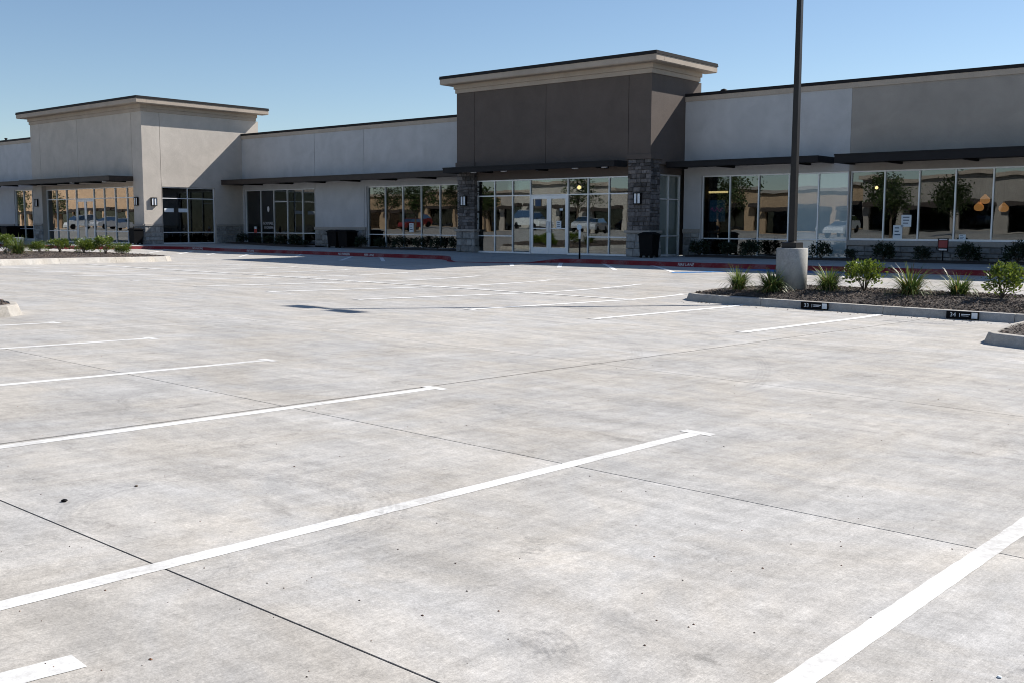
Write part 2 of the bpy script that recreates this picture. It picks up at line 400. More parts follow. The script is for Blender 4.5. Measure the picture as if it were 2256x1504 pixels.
# painted stall lines
LW_ = .105
def stripe(pts, m='line', w=LW_, dz=.005, name='stall_line'):
    if pts[0][1] < 9 and pts[-1][1] < 10: dz *= .4
    b = MB(); ribbon(b, pts, w, dz, step=.07 if -8 < pts[0][1] < 9 else .4)
    for i, v in enumerate(b.v): b.v[i] = (v[0] + random.gauss(0, .0018), v[1] + random.gauss(0, .0018), v[2])
    return b.build(name, M[m], lot)
def tee(x, y, half=.132, w=LW_): stripe([(x - half, y), (x + half, y)], w=w, dz=.0065, name='line_end_bar')
for x, y0, y1 in ((-1.5, -4, 7.0), (-4.085, -1, 6.93), (-6.985, -1, 7.0), (-9.62, 1, 7.03), (-12.32, 1, 7.18), (-14.95, 3, 7.2)):
    stripe([(x, y0), (x, y1 - .04)]); tee(x, y1)
stripe([(-3.55, .1), (-3.375, 1.66)], name='hatch_line', w=.13)
row2 = [(-7.95, 14.83, -8.02, 20.5), (-10.8, 14.76, -11.0, 20.45), (-13.41, 14.38, -13.45, 22.0), (-16.48, 14.32, -15.95, 23.7), (-19.32, 14.24, -18.85, 23.6),
        (-21.72, 13.91, -21.62, 23.56), (-24.41, 13.86, -24.5, 23.4), (-26.91, 13.59, -27.1, 23.1), (-29.2, 13.4, -29.7, 22.9), (-31.9, 13.3, -32.1, 22.7)]
for i, (xa, ya, xb, yb) in enumerate(row2):
    m = 'oldline'
    stripe([(xa, ya), (xb, yb)], m, w=.15); stripe([(xa - .13, ya - .02), (xa + .13, ya - .02)], m, dz=.0065, name='line_end_bar')
    if i > 1: stripe([(xb - .14, yb), (xb + .14, yb)], m, dz=.0065, name='line_end_bar')
stripe([(-13.3, 19.68), (-19.64, 19.2), (-24.82, 18.66), (-26.4, 18.47)], 'oldline', w=.16, dz=.009, name='row_centre_line')
stripe([(-26.9, 18.4), (-29.2, 17.95)], 'oldline', w=.16, dz=.009, name='row_centre_line')
stripe([(-29.7, 17.85), (-33.9, 17.5)], 'oldline', w=.16, dz=.009, name='row_centre_line')
# diagonal hatching along the fire lane
for a, b_ in (((-24.03, 30.7), (-22.0, 28.0)), ((-22.32, 31.0), (-19.5, 27.75)), ((-20.29, 31.0), (-17.3, 27.75)), ((-25.0, 29.0), (-24.0, 27.9)),
              ((-33.3, 30.2), (-30.4, 27.7)), ((-35.15, 30.2), (-32.35, 27.2)), ((-39.3, 30.7), (-37.0, 28.6)), ((-42.9, 30.7), (-38.7, 26.9)), ((-45.2, 30.5), (-41.95, 27.4)),
              ((-47.4, 30.2), (-43.4, 26.8)), ((-49.0, 29.7), (-46.0, 26.9))):
    stripe([a, b_], 'oldline', w=.15, name='hatch_line')
# blue accessible bay outline by the lamp post
for p, w in (([(-17.4, 27.75), (-16.6, 28.5), (-15.9, 29.35), (-15.1, 30.3)], .42), ([(-17.0, 30.45), (-14.6, 30.55), (-11.8, 30.75)], .5), ([(-15.3, 29.75), (-13.0, 30.1)], .5)):
    stripe(p, 'blue', w=w, dz=.005 + .002 * w, name='accessible_bay_line')

# tyre scuffs: rubber left on the slab as thin curved strokes
def scuffmat(alpha):
    m = bpy.data.materials.new('tyre_rubber'); m.use_nodes = True; n = m.node_tree.nodes; L = m.node_tree.links; b = n["Principled BSDF"]
    b.inputs["Base Color"].default_value = (.10, .10, .11, 1); b.inputs["Roughness"].default_value = .8
    geo = n.new("ShaderNodeNewGeometry"); a = n.new("ShaderNodeTexNoise"); a.inputs["Scale"].default_value = 26; a.inputs["Detail"].default_value = 6; a.inputs["Roughness"].default_value = .75
    L.new(geo.outputs["Position"], a.inputs["Vector"])
    mr = n.new("ShaderNodeMapRange"); mr.inputs[1].default_value = .42; mr.inputs[2].default_value = .72; mr.inputs[3].default_value = 0; mr.inputs[4].default_value = alpha
    L.new(a.outputs["Fac"], mr.inputs[0]); tr = n.new("ShaderNodeBsdfTransparent"); ms = n.new("ShaderNodeMixShader")
    L.new(mr.outputs[0], ms.inputs[0]); L.new(tr.outputs[0], ms.inputs[1]); L.new(b.outputs[0], ms.inputs[2]); L.new(ms.outputs[0], n["Material Output"].inputs[0]); return m
M['scuff'] = scuffmat(.36); M['scuff2'] = scuffmat(.2); M['scuff3'] = scuffmat(.75)
def scuff(cx, cy, ang, n, ln, sp, w=.03, curve=.1, m='scuff'):
    b = MB(); ca, sa = math.cos(ang), math.sin(ang)
    for i in range(n):
        o_ = (i - (n - 1) / 2) * sp; l = ln * random.uniform(.6, 1.1) * (1 - .5 * abs(o_) / (sp * n))
        pts = []
        for k in range(5):
            t = (k / 4 - .5) * l; u = o_ + curve * (t / ln) ** 2
            pts.append((cx + ca * t - sa * u, cy + sa * t + ca * u))
        ribbon(b, pts, w * random.uniform(.5, 1.2), .003 + .0003 * i, step=5)
    b.build('tyre_scuff', M[m], lot)
for args in ((-3.12, 3.79, R(35), 6, .2, .045), (-2.32, 2.91, R(150), 7, .30, .03), (-7.53, 4.68, R(40), 5, .16, .07), (-5.42, 9.92, R(10), 7, .35, .06),
             (-6.5, 17.5, R(10), 6, .9, .1, .07), (-7.6, 19.6, R(5), 6, 1.2, .09, .06), (-12.6, 16.6, R(20), 5, .8, .1, .06), (-18.2, 20.4, R(0), 4, 1.0, .07, .07),
             (-10.6, 17.6, R(0), 7, 1.1, .1, .05), (-8.8, 10.8, R(15), 4, 1.2, .09), (-4.2, 11.5, R(30), 4, 1.6, .12, .04)):
    scuff(*args)
for args in ((-6.75, 19.4, R(5), 5, 1.0, .06, .05, .15), (-7.3, 19.25, R(-10), 3, .5, .05, .05, .1), (-15.6, 22.3, R(0), 4, .8, .08, .06, .1), (-9.4, 19.8, R(8), 3, .9, .07, .04, .1)):
    scuff(*args, m='scuff3')
def tyre_arc(cx, cy, rad, a0, a1, w=.17, m='scuff2'):
    b = MB(); n = 26; P = [(cx + rad * math.cos(a0 + (a1 - a0) * i / n), cy + rad * math.sin(a0 + (a1 - a0) * i / n)) for i in range(n + 1)]
    for o_ in (-.36, -.12, .12, .36):
        Q = [(cx + (x - cx) * (1 + o_ * w / rad), cy + (y - cy) * (1 + o_ * w / rad)) for x, y in P]
        ribbon(b, Q, w * .16, .0035 + .0004 * o_, step=5)
    b.build('tyre_track', M[m], lot)
for args in ((-4.75, 3.1, .72, R(10), R(250)), (-4.75, 3.1, .95, R(-30), R(120)), (-14, 6.5, 8.0, R(20), R(58)), (-14, 6.5, 9.5, R(18), R(55)),
             (-6, 24.5, 9, R(228), R(262)), (-6, 24.5, 10.4, R(226), R(258))):
    tyre_arc(*args)
# grit and bits of leaf strewn on the slabs
pb = MB()
for i in range(300):
    r_ = 2.2 + 12 * random.random() ** 1.6; a = yaw + R(random.uniform(-29, 29)); x = -r_ * math.sin(a); y = r_ * math.cos(a)
    s_ = random.uniform(.0015, .005) * (1.5 if random.random() < .08 else 1); z = GZ(x, y) + .001
    a1 = random.uniform(0, 6.28); k = len(pb.v)
    for j in range(5):
        t = a1 + j * 1.2566; pb.v.append((x + s_ * 1.3 * math.cos(t), y + s_ * math.sin(t), z))
    pb.v.append((x, y, z + s_ * .8))
    for j in range(5): pb.f.append((k + j, k + (j + 1) % 5, k + 5)); pb.m.append(0)
pb.build('grit', M['pebble'], kind='stuff')
def stone_bit(x, y, s_, m, label, name='pebble', cat='pebble'):
    b = MB(); z = GZ(x, y)
    b.lathe(x, y, [(s_ * .5, z), (s_, z + s_ * .3), (s_ * .85, z + s_ * .6), (s_ * .35, z + s_ * .8)], 8)
    tag(b.build(name, m, smooth=True), label, cat)
stone_bit(-5.4, 2.61, .018, M['black'], 'black scrap lying on the concrete near the left edge above the dark joint')
stone_bit(-5.44, 3.05, .011, M['bark'], 'small dark brown pebble beside the arc of tyre marks')
stone_bit(-1.0, 3.76, .009, M['paper'], 'white bottle cap on the concrete in the bottom right corner', 'bottle_cap', 'bottle cap')
# dark crumbly crack in the bottom right corner
ck = MB(); ribbon(ck, [(-.99, 3.78), (-.93, 3.95), (-.96, 4.1), (-.90, 4.3), (-.93, 4.6)], .03, .0025); ck.build('crack', M['scuff'], lot)

# ------------------------------------------------------------------ kerbs and sidewalk
KL = [(20, 31.35), (-8.3, 31.3), (-12.7, 31.05), (-18.6, 30.75), (-22.6, 30.95), (-24.1, 30.85), (-25.2, 29.7), (-26.6, 29.0), (-27.7, 28.8), (-28.4, 29.15), (-29.0, 29.75), (-29.8, 30.3), (-31.5, 30.5),
      (-35, 30.6), (-39, 30.9), (-45, 31.2), (-48.6, 30.9), (-50.1, 29.3), (-50.6, 27.2), (-51.6, 25.4), (-54, 24.6), (-60, 24.4), (-84, 24.4)]
def kerb_top(x):   # dropped to the pavement at the ramp in front of the doors
    if -29.1 < x < -24.0:
        d = min(x + 29.1, -24.0 - x); return .15 * max(.08, 1 - ss(d / 1.2))
    return .15
def polyseg(P, step):
    out = []
    for k in range(len(P) - 1):
        (xa, ya), (xb, yb) = P[k], P[k + 1]; n = max(1, round(math.hypot(xb - xa, yb - ya) / step))
        out += [(xa + (xb - xa) * i / n, ya + (yb - ya) * i / n) for i in range(n)]
    return out + [P[-1]]
def kerb_run(P, mat_, parent, topf, w=.16, side=1, seglen=3, name='kerb_segment', zf=None, gapw=.006, batter=.035):
    """kerb stones along a polyline; the face stands on P, the back is w to the side"""
    n = len(P); nor = []
    for i in range(n):
        xa, ya = P[max(0, i - 1)]; xb, yb = P[min(n - 1, i + 1)]; l = math.hypot(xb - xa, yb - ya)
        nor.append((-(yb - ya) / l * side, (xb - xa) / l * side))
    i = 0
    while i < n - 1:
        j = min(n - 1, i + seglen); b = MB(); rows = []
        for q in range(i, j + 1):
            x, y = P[q]; nx, ny = nor[q]; z0 = (zf or GZ)(x, y); h = topf(x)
            if q == i or q == j:   # shave a few millimetres for the joint
                d = 1 if q == i else -1; q2 = min(max(q + d, 0), n - 1); l = math.hypot(P[q2][0] - x, P[q2][1] - y) or 1
                x += (P[q2][0] - x) / l * gapw; y += (P[q2][1] - y) / l * gapw
            c = min(.02, h * .4); k = len(b.v)
            pr = [(-.0, -.12), (0, .002), (batter * (h / .15), h - c), (batter * (h / .15) + .6 * c, h - .25 * c), (batter * (h / .15) + 1.6 * c, h), (w, h + .004), (w, -.12)]
            for o_, z in pr: b.v.append((x + nx * o_, y + ny * o_, z0 + z))
            rows.append(k)
        for r_ in range(len(rows) - 1):
            for p_ in range(6):
                b.f.append((rows[r_] + p_, rows[r_] + p_ + 1, rows[r_ + 1] + p_ + 1, rows[r_ + 1] + p_)); b.m.append(0)
        b.f.append(tuple(rows[0] + p_ for p_ in range(7))); b.m.append(0); b.f.append(tuple(rows[-1] + p_ for p_ in reversed(range(7)))); b.m.append(0)
        b.build(name, mat_, parent); i = j
kerb = struct('kerb')
kp = polyseg(KL, .4)
kerb_run(kp, M['red'], kerb, kerb_top, side=-1, seglen=8)
walk = struct('sidewalk')
def wall_y(x): return 36.4 if -22.1 < x or -51.3 < x < -32.1 else (35.3 if x > -33 else 31.6)
def kerb_back(x):
    best = None
    for k in range(len(kp) - 1):
        (xa, ya), (xb, yb) = kp[k], kp[k + 1]
        if min(xa, xb) <= x <= max(xa, xb):
            t = (x - xa) / (xb - xa); y = ya + (yb - ya) * t
            best = y if best is None else max(best, y)
    return (best if best is not None else 31) + .15
x = 8.0
while x > -80:
    w_ = 1.5; b = MB(); x0, x1 = x - w_ + .004, x - .004; nn = 4
    for i in range(nn + 1):
        xx = x0 + (x1 - x0) * i / nn; ya = kerb_back(min(8, xx)); yb = wall_y((x0 + x1) / 2)
        za = GZ(xx, ya) + kerb_top(xx) - .0005; zb = FZ(xx)
        for k in range(5):
            t = k / 4; y = ya + (yb - ya) * t; b.v.append((xx, y, za + (zb - za) * min(1, t * 2.2)))
    for i in range(nn):
        for k in range(4):
            q = i * 5 + k; b.f.append((q, q + 5, q + 6, q + 1)); b.m.append(0)
    b.build('paving_slab', M['walk'], walk, smooth=True); x -= w_
# stencilled fire lane wording on the red kerb
def kerb_text(body, x, size):
    y = min((abs(p[0] - x), p[1]) for p in kp)[1]
    for k in range(len(kp) - 1):
        if min(kp[k][0], kp[k + 1][0]) <= x <= max(kp[k][0], kp[k + 1][0]):
            a, c = kp[k + 1], kp[k]; y = a[1] + (c[1] - a[1]) * (x - a[0]) / (c[0] - a[0]); rz = math.atan2(c[1] - a[1], c[0] - a[0]); break
    lettering(body, size, M['stencil'], (x, y - .006 + .015, GZ(x, y) + .075), kerb, rz, R(90 - 13), 'stencilled_lettering')
for body, x in (("FIRE LANE", -18.75), ("NO PARKING", -36.3), ("FIRE LANE", -34.5), ("FIRE LANE", -43.9), ("NO PARKING", -48.2)):
    kerb_text(body, x, .145)

# ------------------------------------------------------------------ building helpers
def front_wall(name, mat_, parent, x0, x1, z0, z1, Y, thick=.25, holes=(), axis='x'):
    """one wall panel with rectangular openings; axis 'y' gives a side wall on the plane X = Y"""
    xs = sorted({x0, x1} | {h[k] for h in holes for k in (0, 1) if x0 < h[k] < x1}); zs = sorted({z0, z1} | {h[k] for h in holes for k in (2, 3) if z0 < h[k] < z1})
    b = MB()
    for i in range(len(xs) - 1):
        run = None
        for k in range(len(zs) - 1):
            cx, cz = (xs[i] + xs[i + 1]) / 2, (zs[k] + zs[k + 1]) / 2
            if any(h[0] < cx < h[1] and h[2] < cz < h[3] for h in holes): continue
            if axis == 'x': b.box(xs[i], xs[i + 1], Y, Y + thick, zs[k], zs[k + 1])
            else: b.box(Y - thick, Y, xs[i], xs[i + 1], zs[k], zs[k + 1])
    return b.build(name, mat_, parent)
RV = .011  # half width of a reveal between stucco panels
stone_meshes = []
for i in range(10):
    b = MB(); rr = random.uniform
    c = .07
    ring = [(0, 0), (1, 0), (1, 1), (0, 1)]
    b.v += [(p, 0, q) for p, q in ring]
    b.v += [(p + rr(-.02, .02), -.7 + rr(-.15, .1), q + rr(-.03, .03)) for p, q in ring]
    b.v += [((.5 + (p - .5) * (1 - 2 * c)) + rr(-.03, .03), -1 + rr(-.25, .12), (.5 + (q - .5) * (1 - 3 * c)) + rr(-.05, .05)) for p, q in ring]
    for k in range(4):
        k2 = (k + 1) % 4; b.f.append((k, k2, 4 + k2, 4 + k)); b.f.append((4 + k, 4 + k2, 8 + k2, 8 + k)); b.m += [0, 0]
    b.f.append((8, 9, 10, 11)); b.m.append(0)
    for mk in ('stone', 'ashlar'):
        me = bpy.data.meshes.new('stone'); me.from_pydata(b.v, [], b.f); me.materials.append(M[mk]); me.update(); stone_meshes.append(me)
def stones(parent, mk, a0, a1, z0, z1, plane, hr, wr, depth=.07, axis='x'):
    """courses of separate stones on the plane; axis 'x' faces -Y, axis 'y' faces +X"""
    off = 0 if mk == 'stone' else 1; z = z0
    while z < z1 - .03:
        h = min(random.uniform(*hr), z1 - z)
        if z1 - (z + h) < hr[0] * .6: h = z1 - z
        a = a0
        while a < a1 - .02:
            w = min(random.uniform(*wr), a1 - a)
            if a1 - (a + w) < wr[0] * .6: w = a1 - a
            o = bpy.data.objects.new('stone', stone_meshes[2 * random.randrange(10) + off]); C.objects.link(o); o.parent = parent
            gp = .006; d = depth * random.uniform(.65, 1.15)
            if axis == 'x':
                o.location = (a + gp, plane, z + gp); o.scale = (w - 2 * gp, d, h - 2 * gp)
            else:
                o.location = (plane, a + gp, z + gp); o.rotation_euler = (0, 0, R(90)); o.scale = (w - 2 * gp, d, h - 2 * gp)
            a += w
        z += h
def window_run(parent, X, Z, Y, sill=None, transom=None, skip_sill=(), skip_tr=(), glassf=None, name='window', axis='x', fw_=.045, base=True, door=None, rec=.06, fm='alu'):
    """shop front: X mullion positions, Z = (bottom, top); one frame with panes as its sub-parts"""
    b = MB(); z0, z1 = Z; t = .11
    def bx(a0, a1, q0, q1, e=0.0):
        if axis == 'x': b.box(a0, a1, Y - .012 * 0 + e, Y + t - e, q0, q1)
        else: b.box(Y - t + e, Y - e, a0, a1, q0, q1)
    n = len(X)
    for i, x in enumerate(X): bx(x - fw_ / 2, x + fw_ / 2, z0, z1)
    for i in range(n - 1):
        a0, a1 = X[i] + fw_ / 2, X[i + 1] - fw_ / 2
        isd = door and i in door
        bx(a0, a1, z1 - .05, z1, .003)
        if not isd: bx(a0, a1, z0, z0 + .07, .003)
        if sill is not None and i not in skip_sill and not isd: bx(a0, a1, sill - .022, sill + .022, .003)
        if transom is not None and i not in skip_tr: bx(a0, a1, transom - .022, transom + .022, .003)
    fr = b.build(name, M[fm], parent)
    for i in range(n - 1):
        if door and i in door: lo = [(transom, z1)]
        else:
            cuts = [z0] + ([sill] if sill is not None and i not in skip_sill else []) + ([transom] if transom is not None and i not in skip_tr else []) + [z1]
            lo = list(zip(cuts[:-1], cuts[1:]))
        for (q0, q1) in lo:
            gm = glassf(i, q0) if glassf else 'glass'
            p = MB(); w, h = X[i + 1] - X[i] - .02, q1 - q0 - .02
            p.box(-w / 2, w / 2, -.005, .005, -h / 2, h / 2)
            me = bpy.data.meshes.new('pane'); me.from_pydata(p.v, [], p.f); me.materials.append(M[gm]); me.update()
            o = bpy.data.objects.new('pane', me); C.objects.link(o); o.parent = fr
            cx, cz = (X[i] + X[i + 1]) / 2, (q0 + q1) / 2
            j = (R(random.uniform(-.22, .22)), 0, R(random.uniform(-.3, .3)))
            if axis == 'x': o.location = (cx, Y + t / 2, cz); o.rotation_euler = j
            else: o.location = (Y - t / 2, cx, cz); o.rotation_euler = (j[0], 0, R(90) + j[2])
    return fr
def door_leaf(parent, x0, x1, z0, z1, Y, hinge_left, gm='glass'):
    b = MB(); s_ = .11
    b.box(x0, x0 + s_, Y, Y + .05, z0, z1); b.box(x1 - s_, x1, Y, Y + .05, z0, z1)
    b.box(x0 + s_, x1 - s_, Y + .002, Y + .048, z1 - .13, z1); b.box(x0 + s_, x1 - s_, Y + .002, Y + .048, z0, z0 + .26)
    b.box(x0 + s_, x1 - s_, Y + .004, Y + .046, z0 + 1.02, z0 + 1.06)
    d = b.build('door', M['alu'], parent)
    p = MB().box(x0 + s_ - .01, x1 - s_ + .01, Y + .02, Y + .03, z0 + .25, z1 - .12); p.build('pane', M[gm], d)
    hx = x1 - .075 if hinge_left else x0 + .075
    h = MB().tube([(hx, Y - .002, z0 + .88), (hx, Y - .07, z0 + .90), (hx, Y - .07, z0 + 1.3), (hx, Y - .002, z0 + 1.32)], .014, 8)
    h.build('handle', M['steel'], d, smooth=True)
    MB().box(min(hx, hx + (.0)) - .012, hx + .012, Y - .006, Y, z0 + .86, z0 + .9).build('hinge_plate', M['steel'], d)
    return d
def interior(parent, x0, x1, y0, y1, z0, z1):
    b = MB()
    b.face([(x0, y0, z0), (x1, y0, z0), (x1, y1, z0), (x0, y1, z0)], 1)
    b.face([(x0, y0, z1), (x0, y1, z1), (x1, y1, z1), (x1, y0, z1)])
    b.face([(x0, y1, z0), (x1, y1, z0), (x1, y1, z1), (x0, y1, z1)])
    b.face([(x0, y0, z0), (x0, y1, z0), (x0, y1, z1), (x0, y0, z1)]); b.face([(x1, y0, z0), (x1, y0, z1), (x1, y1, z1), (x1, y1, z0)])
    return b.build('shop_interior', [M['dark'], M['ifloor']], parent)
def cornice(parent, x0, x1, y0, y1, zt, o, zb):
    """stepped cornice round the front and both sides of a tower"""
    c = thingless('cornice', parent)
    def ring(mb, e, q0, q1, inner=.3, mi=0):
        mb.box(x0 - e, x1 + e, y0 - e, y0 + inner, q0, q1, mi); mb.box(x0 - e, x0 + inner, y0 + inner, y1 + e, q0, q1, mi); mb.box(x1 - inner, x1 + e, y0 + inner, y1 + e, q0, q1, mi)
    f = MB(); ring(f, o, zt - .34, zt - .125, o * .0 + .02); f.build('fascia', M['trim'], c, bevel=.008)
    s_ = MB(); ring(s_, o - .03, zt - .36, zt - .335, .02); s_.build('soffit', M['trim'], c)
    m2 = MB(); ring(m2, .10, zb + .17, zt - .355); ring(m2, .13, zt - .50, zt - .358, .01) if False else None; m2.build('upper_moulding', M['trim'], c, bevel=.01)
    m1 = MB(); ring(m1, .05, zb, zb + .168); m1.build('lower_moulding', M['trim'], c, bevel=.008)
    k = MB(); ring(k, o + .025, zt - .125, zt - .07, .3); ring(k, o + .012, zt - .07, zt, .3); k.build('metal_coping', M['metal'], c)
    MB().box(x0 + .29, x1 - .29, y0 + .29, y1 + o - .05, zt - .3, zt - .12).build('tower_roof', M['metal'], c)
    return c
def thingless(name, parent):
    o = bpy.data.objects.new(name, None); C.objects.link(o); o.parent = parent; return o
def canopy(parent, x0, x1, y0, y1, z0, z1, lights=(), m='fascia'):
    b = MB(); b.box(x0, x1, y0, y0 + .12, z0, z1); b.box(x0, x0 + .12, y0 + .12, y1, z0, z1); b.box(x1 - .12, x1, y0 + .12, y1, z0, z1)
    b.box(x0 + .12, x1 - .12, y0 + .12, y1, z0 + .05, z0 + .08); b.box(x0 - .015, x1 + .015, y0 - .015, y0 + .0, z1 - .05, z1 - .0)
    b.box(x0 + .12, x1 - .12, y0 + .12, y1, z1 - .05, z1 - .03)
    c = b.build('canopy', M[m], parent)
    for x in lights:
        MB().lathe(x, (y0 + y1) / 2, [(.10, z0 + .052), (.13, z0 + .02), (.13, z0 - .012), (.10, z0 - .02)], 16).build('downlight', M['lens'], c, smooth=False)
    n = int((x1 - x0) / 2.4)
    for k in range(n):   # brackets under the canopy
        x = x0 + (k + .7) * (x1 - x0) / n
        MB().box(x - .05, x + .05, y0 + .125, y1 - .01, z0 - .03, z0 + .048).build('bracket', M['black'], c)
    return c
def roof_slab(parent, x0, x1, y0, y1, z):
    MB().box(x0, x1, y0, y1, z - .2, z).build('roof', M['base'], parent)
def parapet_cap(parent, x0, x1, Y, zt, depth=.35):
    MB().box(x0, x1, Y - .05, Y + depth, zt - .115, zt).build('metal_coping', M['metal'], parent)
    MB().box(x0, x1, Y - .035, Y + depth - .02, zt - .30, zt - .117).build('parapet_band', M['tan'], parent)
def sconce(X, Y, z, label, axis='x'):
    t = thing('wall_lamp', label, 'wall lamp', (X, Y, z), 'box lamps on the shop walls')
    w, h, d = .17, .22, .10
    b = MB()
    for q in ((-w, w, h - .035, h), (-w, w, -h, -h + .035), (-w, -w + .03, -h + .035, h - .035), (w - .03, w, -h + .035, h - .035), (-.018, .018, -h + .035, h - .035)):
        b.box(q[0], q[1], -d, -.002, q[2], q[3])
    b.box(-w + .03, w - .03, -.02, -.003, -h + .035, h - .035)
    l1 = MB().box(-w + .031, -.019, -d + .02, -.021, -h + .036, h - .036); l2 = MB().box(.019, w - .031, -d + .02, -.021, -h + .036, h - .036)
    for mb, nm, m in ((b, 'housing', 'black'), (l1, 'lens', 'lens'), (l2, 'lens', 'lens')):
        me = bpy.data.meshes.new(nm); me.from_pydata(mb.v, [], mb.f); me.materials.append(M[m]); me.update(); o = bpy.data.objects.new(nm, me); C.objects.link(o); o.parent = t
    if axis == 'y': t.rotation_euler = (0, 0, R(90))
    return t
B = 'retail block'
# ------------------------------------------------------------------ brown corner tower with double doors
bt = thing('shop_building', 'dark brown stucco tower shop with deep cornice, stone columns and glazed double doors', 'shop', (-27.1, 33.6, -1.2), 'shops of the retail strip')
bt.location = (0, 0, 0); WL[bt.name] = (0, 0, 0)
x0, x1, YT, YS = -32.1, -22.1, 33.6, 33.82
seams = [x0, -31.07, -27.14, -23.12, x1]
for k in range(4):
    a = seams[k] + (RV if k else 0); c = seams[k + 1] - (RV if k < 3 else 0)
    zlo = 2.67 if k in (0, 3) else 2.30
    front_wall('stucco_panel', M['brown'], bt, a, c, zlo + (.001 if k in (0, 3) else 0), 5.62, YT, .22)
MB().box(x0 + .02, x1 - .02, YT + .03, YT + .3, 2.45, 5.6).build('panel_backing', M['metal'], bt)
for s_, X_ in (('r', x1), ('l', x0 + .22)):
    front_wall('side_panel', M['brown'], bt, YT + .221, 36.95, 2.3, 5.62, X_, .22, axis='y')
front_wall('rear_wall', M['brown'], bt, x0, x1, 4.6, 5.6, 36.951, .2)
cornice(bt, x0, x1, YT, 36.95, 6.33, .52, 5.62)
for a, c in ((x0, -31.07), (-23.12, x1)):     # projecting bands on the column heads
    MB().box(a - .05, c + .05, YT - .05, YT + .75, 2.47, 2.67).build('column_band', M['brown'], bt, bevel=.01)
# header over the recessed shop front and soffit
front_wall('header', M['brown'], bt, x0 + 1.03, x1 - 1.03, 1.88, 2.299, YS - .03, .25)
for a in (x0, -23.12):
    c = a + 1.02
    core = MB().box(a + .05, c - .05, YT + .05, YT + .70, -1.2, 2.47); col = core.build('stone_column', M['mortar'], bt)
    stones(col, 'stone', a, c, -.2, 2.469, YT + .06, (.09, .2), (.14, .42), .06)
    stones(col, 'stone', YT + .05, YT + .72, -.2, 2.469, c - .06, (.09, .2), (.12, .34), .06, 'y')
    stones(col, 'ashlar', a - .03, c + .03, -1.2, -.302, YT + .05, (.22, .32), (.24, .5), .09)
    stones(col, 'ashlar', YT - .02, YT + .75, -1.2, -.302, c - .05, (.22, .32), (.2, .45), .09, 'y')
    MB().box(a - .09, c + .09, YT - .09, YT + .78, -.30, -.205).build('column_ledge', M['cap'], col, bevel=.012)
mx = [-31.10, -30.11, -29.10, -28.13, -26.16, -25.16, -24.14, -23.16]
fr = window_run(bt, mx, (-1.2, 1.875), YS, sill=-.475, transom=1.21, skip_sill=(2, 4), door=(3,))
dm = (-28.13 + -26.16) / 2
door_leaf(bt, -28.10, dm - .004, -1.19, 1.185, YS + .02, True)
door_leaf(bt, dm + .004, -26.19, -1.19, 1.185, YS + .02, False)
# glazed return on the right side of the tower
window_run(bt, [34.4, 35.15, 35.95], (-1.2, 1.94), x1 - .15, sill=-.42, transom=1.0, axis='y', glassf=lambda i, q: 'sglass')
front_wall('side_header', M['brown'], bt, 34.36, 35.98, 1.945, 2.3, x1 - .1, .2, axis='y')
front_wall('left_return', M['brown'], bt, 34.3, 35.99, -1.2, 2.3, x0 + .25, .2, axis='y')
canopy(bt, -32.1, -23.13, 32.72, 33.58, 2.19, 2.42, (-30.7, -29.0, -27.15, -25.3, -23.9), 'metal')
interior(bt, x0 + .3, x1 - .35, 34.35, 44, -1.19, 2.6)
roof_slab(bt, x0 + .26, x1 - .24, YT + .3, 47, 4.58)

# ------------------------------------------------------------------ right wing
rw = thing('shop_building', 'long low white then taupe stucco wing with tall windows right of the brown tower', 'shop', (0, 0, 0), 'shops of the retail strip')
YW = 36.0; zt = 5.06; xe = 7.0; sx_ = -15.4
win_a = (-21.32, -15.42, -1.2, 1.9); win_b = (-15.36, xe - .5, -.51, 1.9)
front_wall('stucco_panel', M['white'], rw, x1 + .003, sx_ - .0, FZ(0), zt - .2, YW, .3, [win_a])
front_wall('stucco_panel', M['taupe'], rw, sx_ + .004, xe, -.51, zt - .2, YW + .003, .3, [win_b])
front_wall('knee_wall', M['mortar'], rw, sx_ + .004, xe, FZ(0) - .1, -.69, YW + .03, .25)
parapet_cap(rw, x1 + .004, xe, YW, zt)
stones(rw, 'ashlar', sx_ + .06, -3.0, -1.2, -.692, YW + .03, (.13, .2), (.24, .62), .08)
MB().box(sx_ + .03, xe, YW - .09, YW + .02, -.69, -.515).build('window_sill', M['cap'], rw, bevel=.012)
stones(rw, 'ashlar', x1 + .03, -21.36, -1.2, -.302, YW - .0, (.18, .3), (.22, .45), .06)
MB().box(x1 + .01, -21.35, YW - .09, YW - .002, -.30, -.15).build('window_sill', M['cap'], rw, bevel=.012)
def ga(i, q): return 'film' if i >= 3 else 'glass2' if i == 0 else 'glass'
window_run(rw, [-21.29, -20.12, -18.92, -17.7, -16.56, -15.44], (-1.2, 1.9), YW + .08, sill=-.51, glassf=ga)
mb_ = [-15.34 + 1.185 * k for k in range(18)]
window_run(rw, mb_, (-.51, 1.9), YW + .08, glassf=lambda i, q: 'glass')
canopy(rw, -22.05, -15.95, 34.62, 35.97, 2.18, 2.40, (), 'metal')
canopy(rw, -15.30, xe, 34.50, 35.97, 2.11, 2.41, (), 'metal')
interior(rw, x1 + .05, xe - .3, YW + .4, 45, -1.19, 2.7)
roof_slab(rw, x1 + .01, xe, YW + .31, 48, 4.5)
front_wall('end_wall', M['taupe'], rw, YW + .31, 48, -1.3, zt - .2, xe + .3, .3, axis='y')
front_wall('rear_wall', M['taupe'], rw, x1, xe, -1.3, zt - .2, 48.01, .3)
rv = thing('roof_vent', 'small dark turbine vent on the roof edge right of the brown tower', 'roof vent', (-21.57, 38.0, 4.5)); 
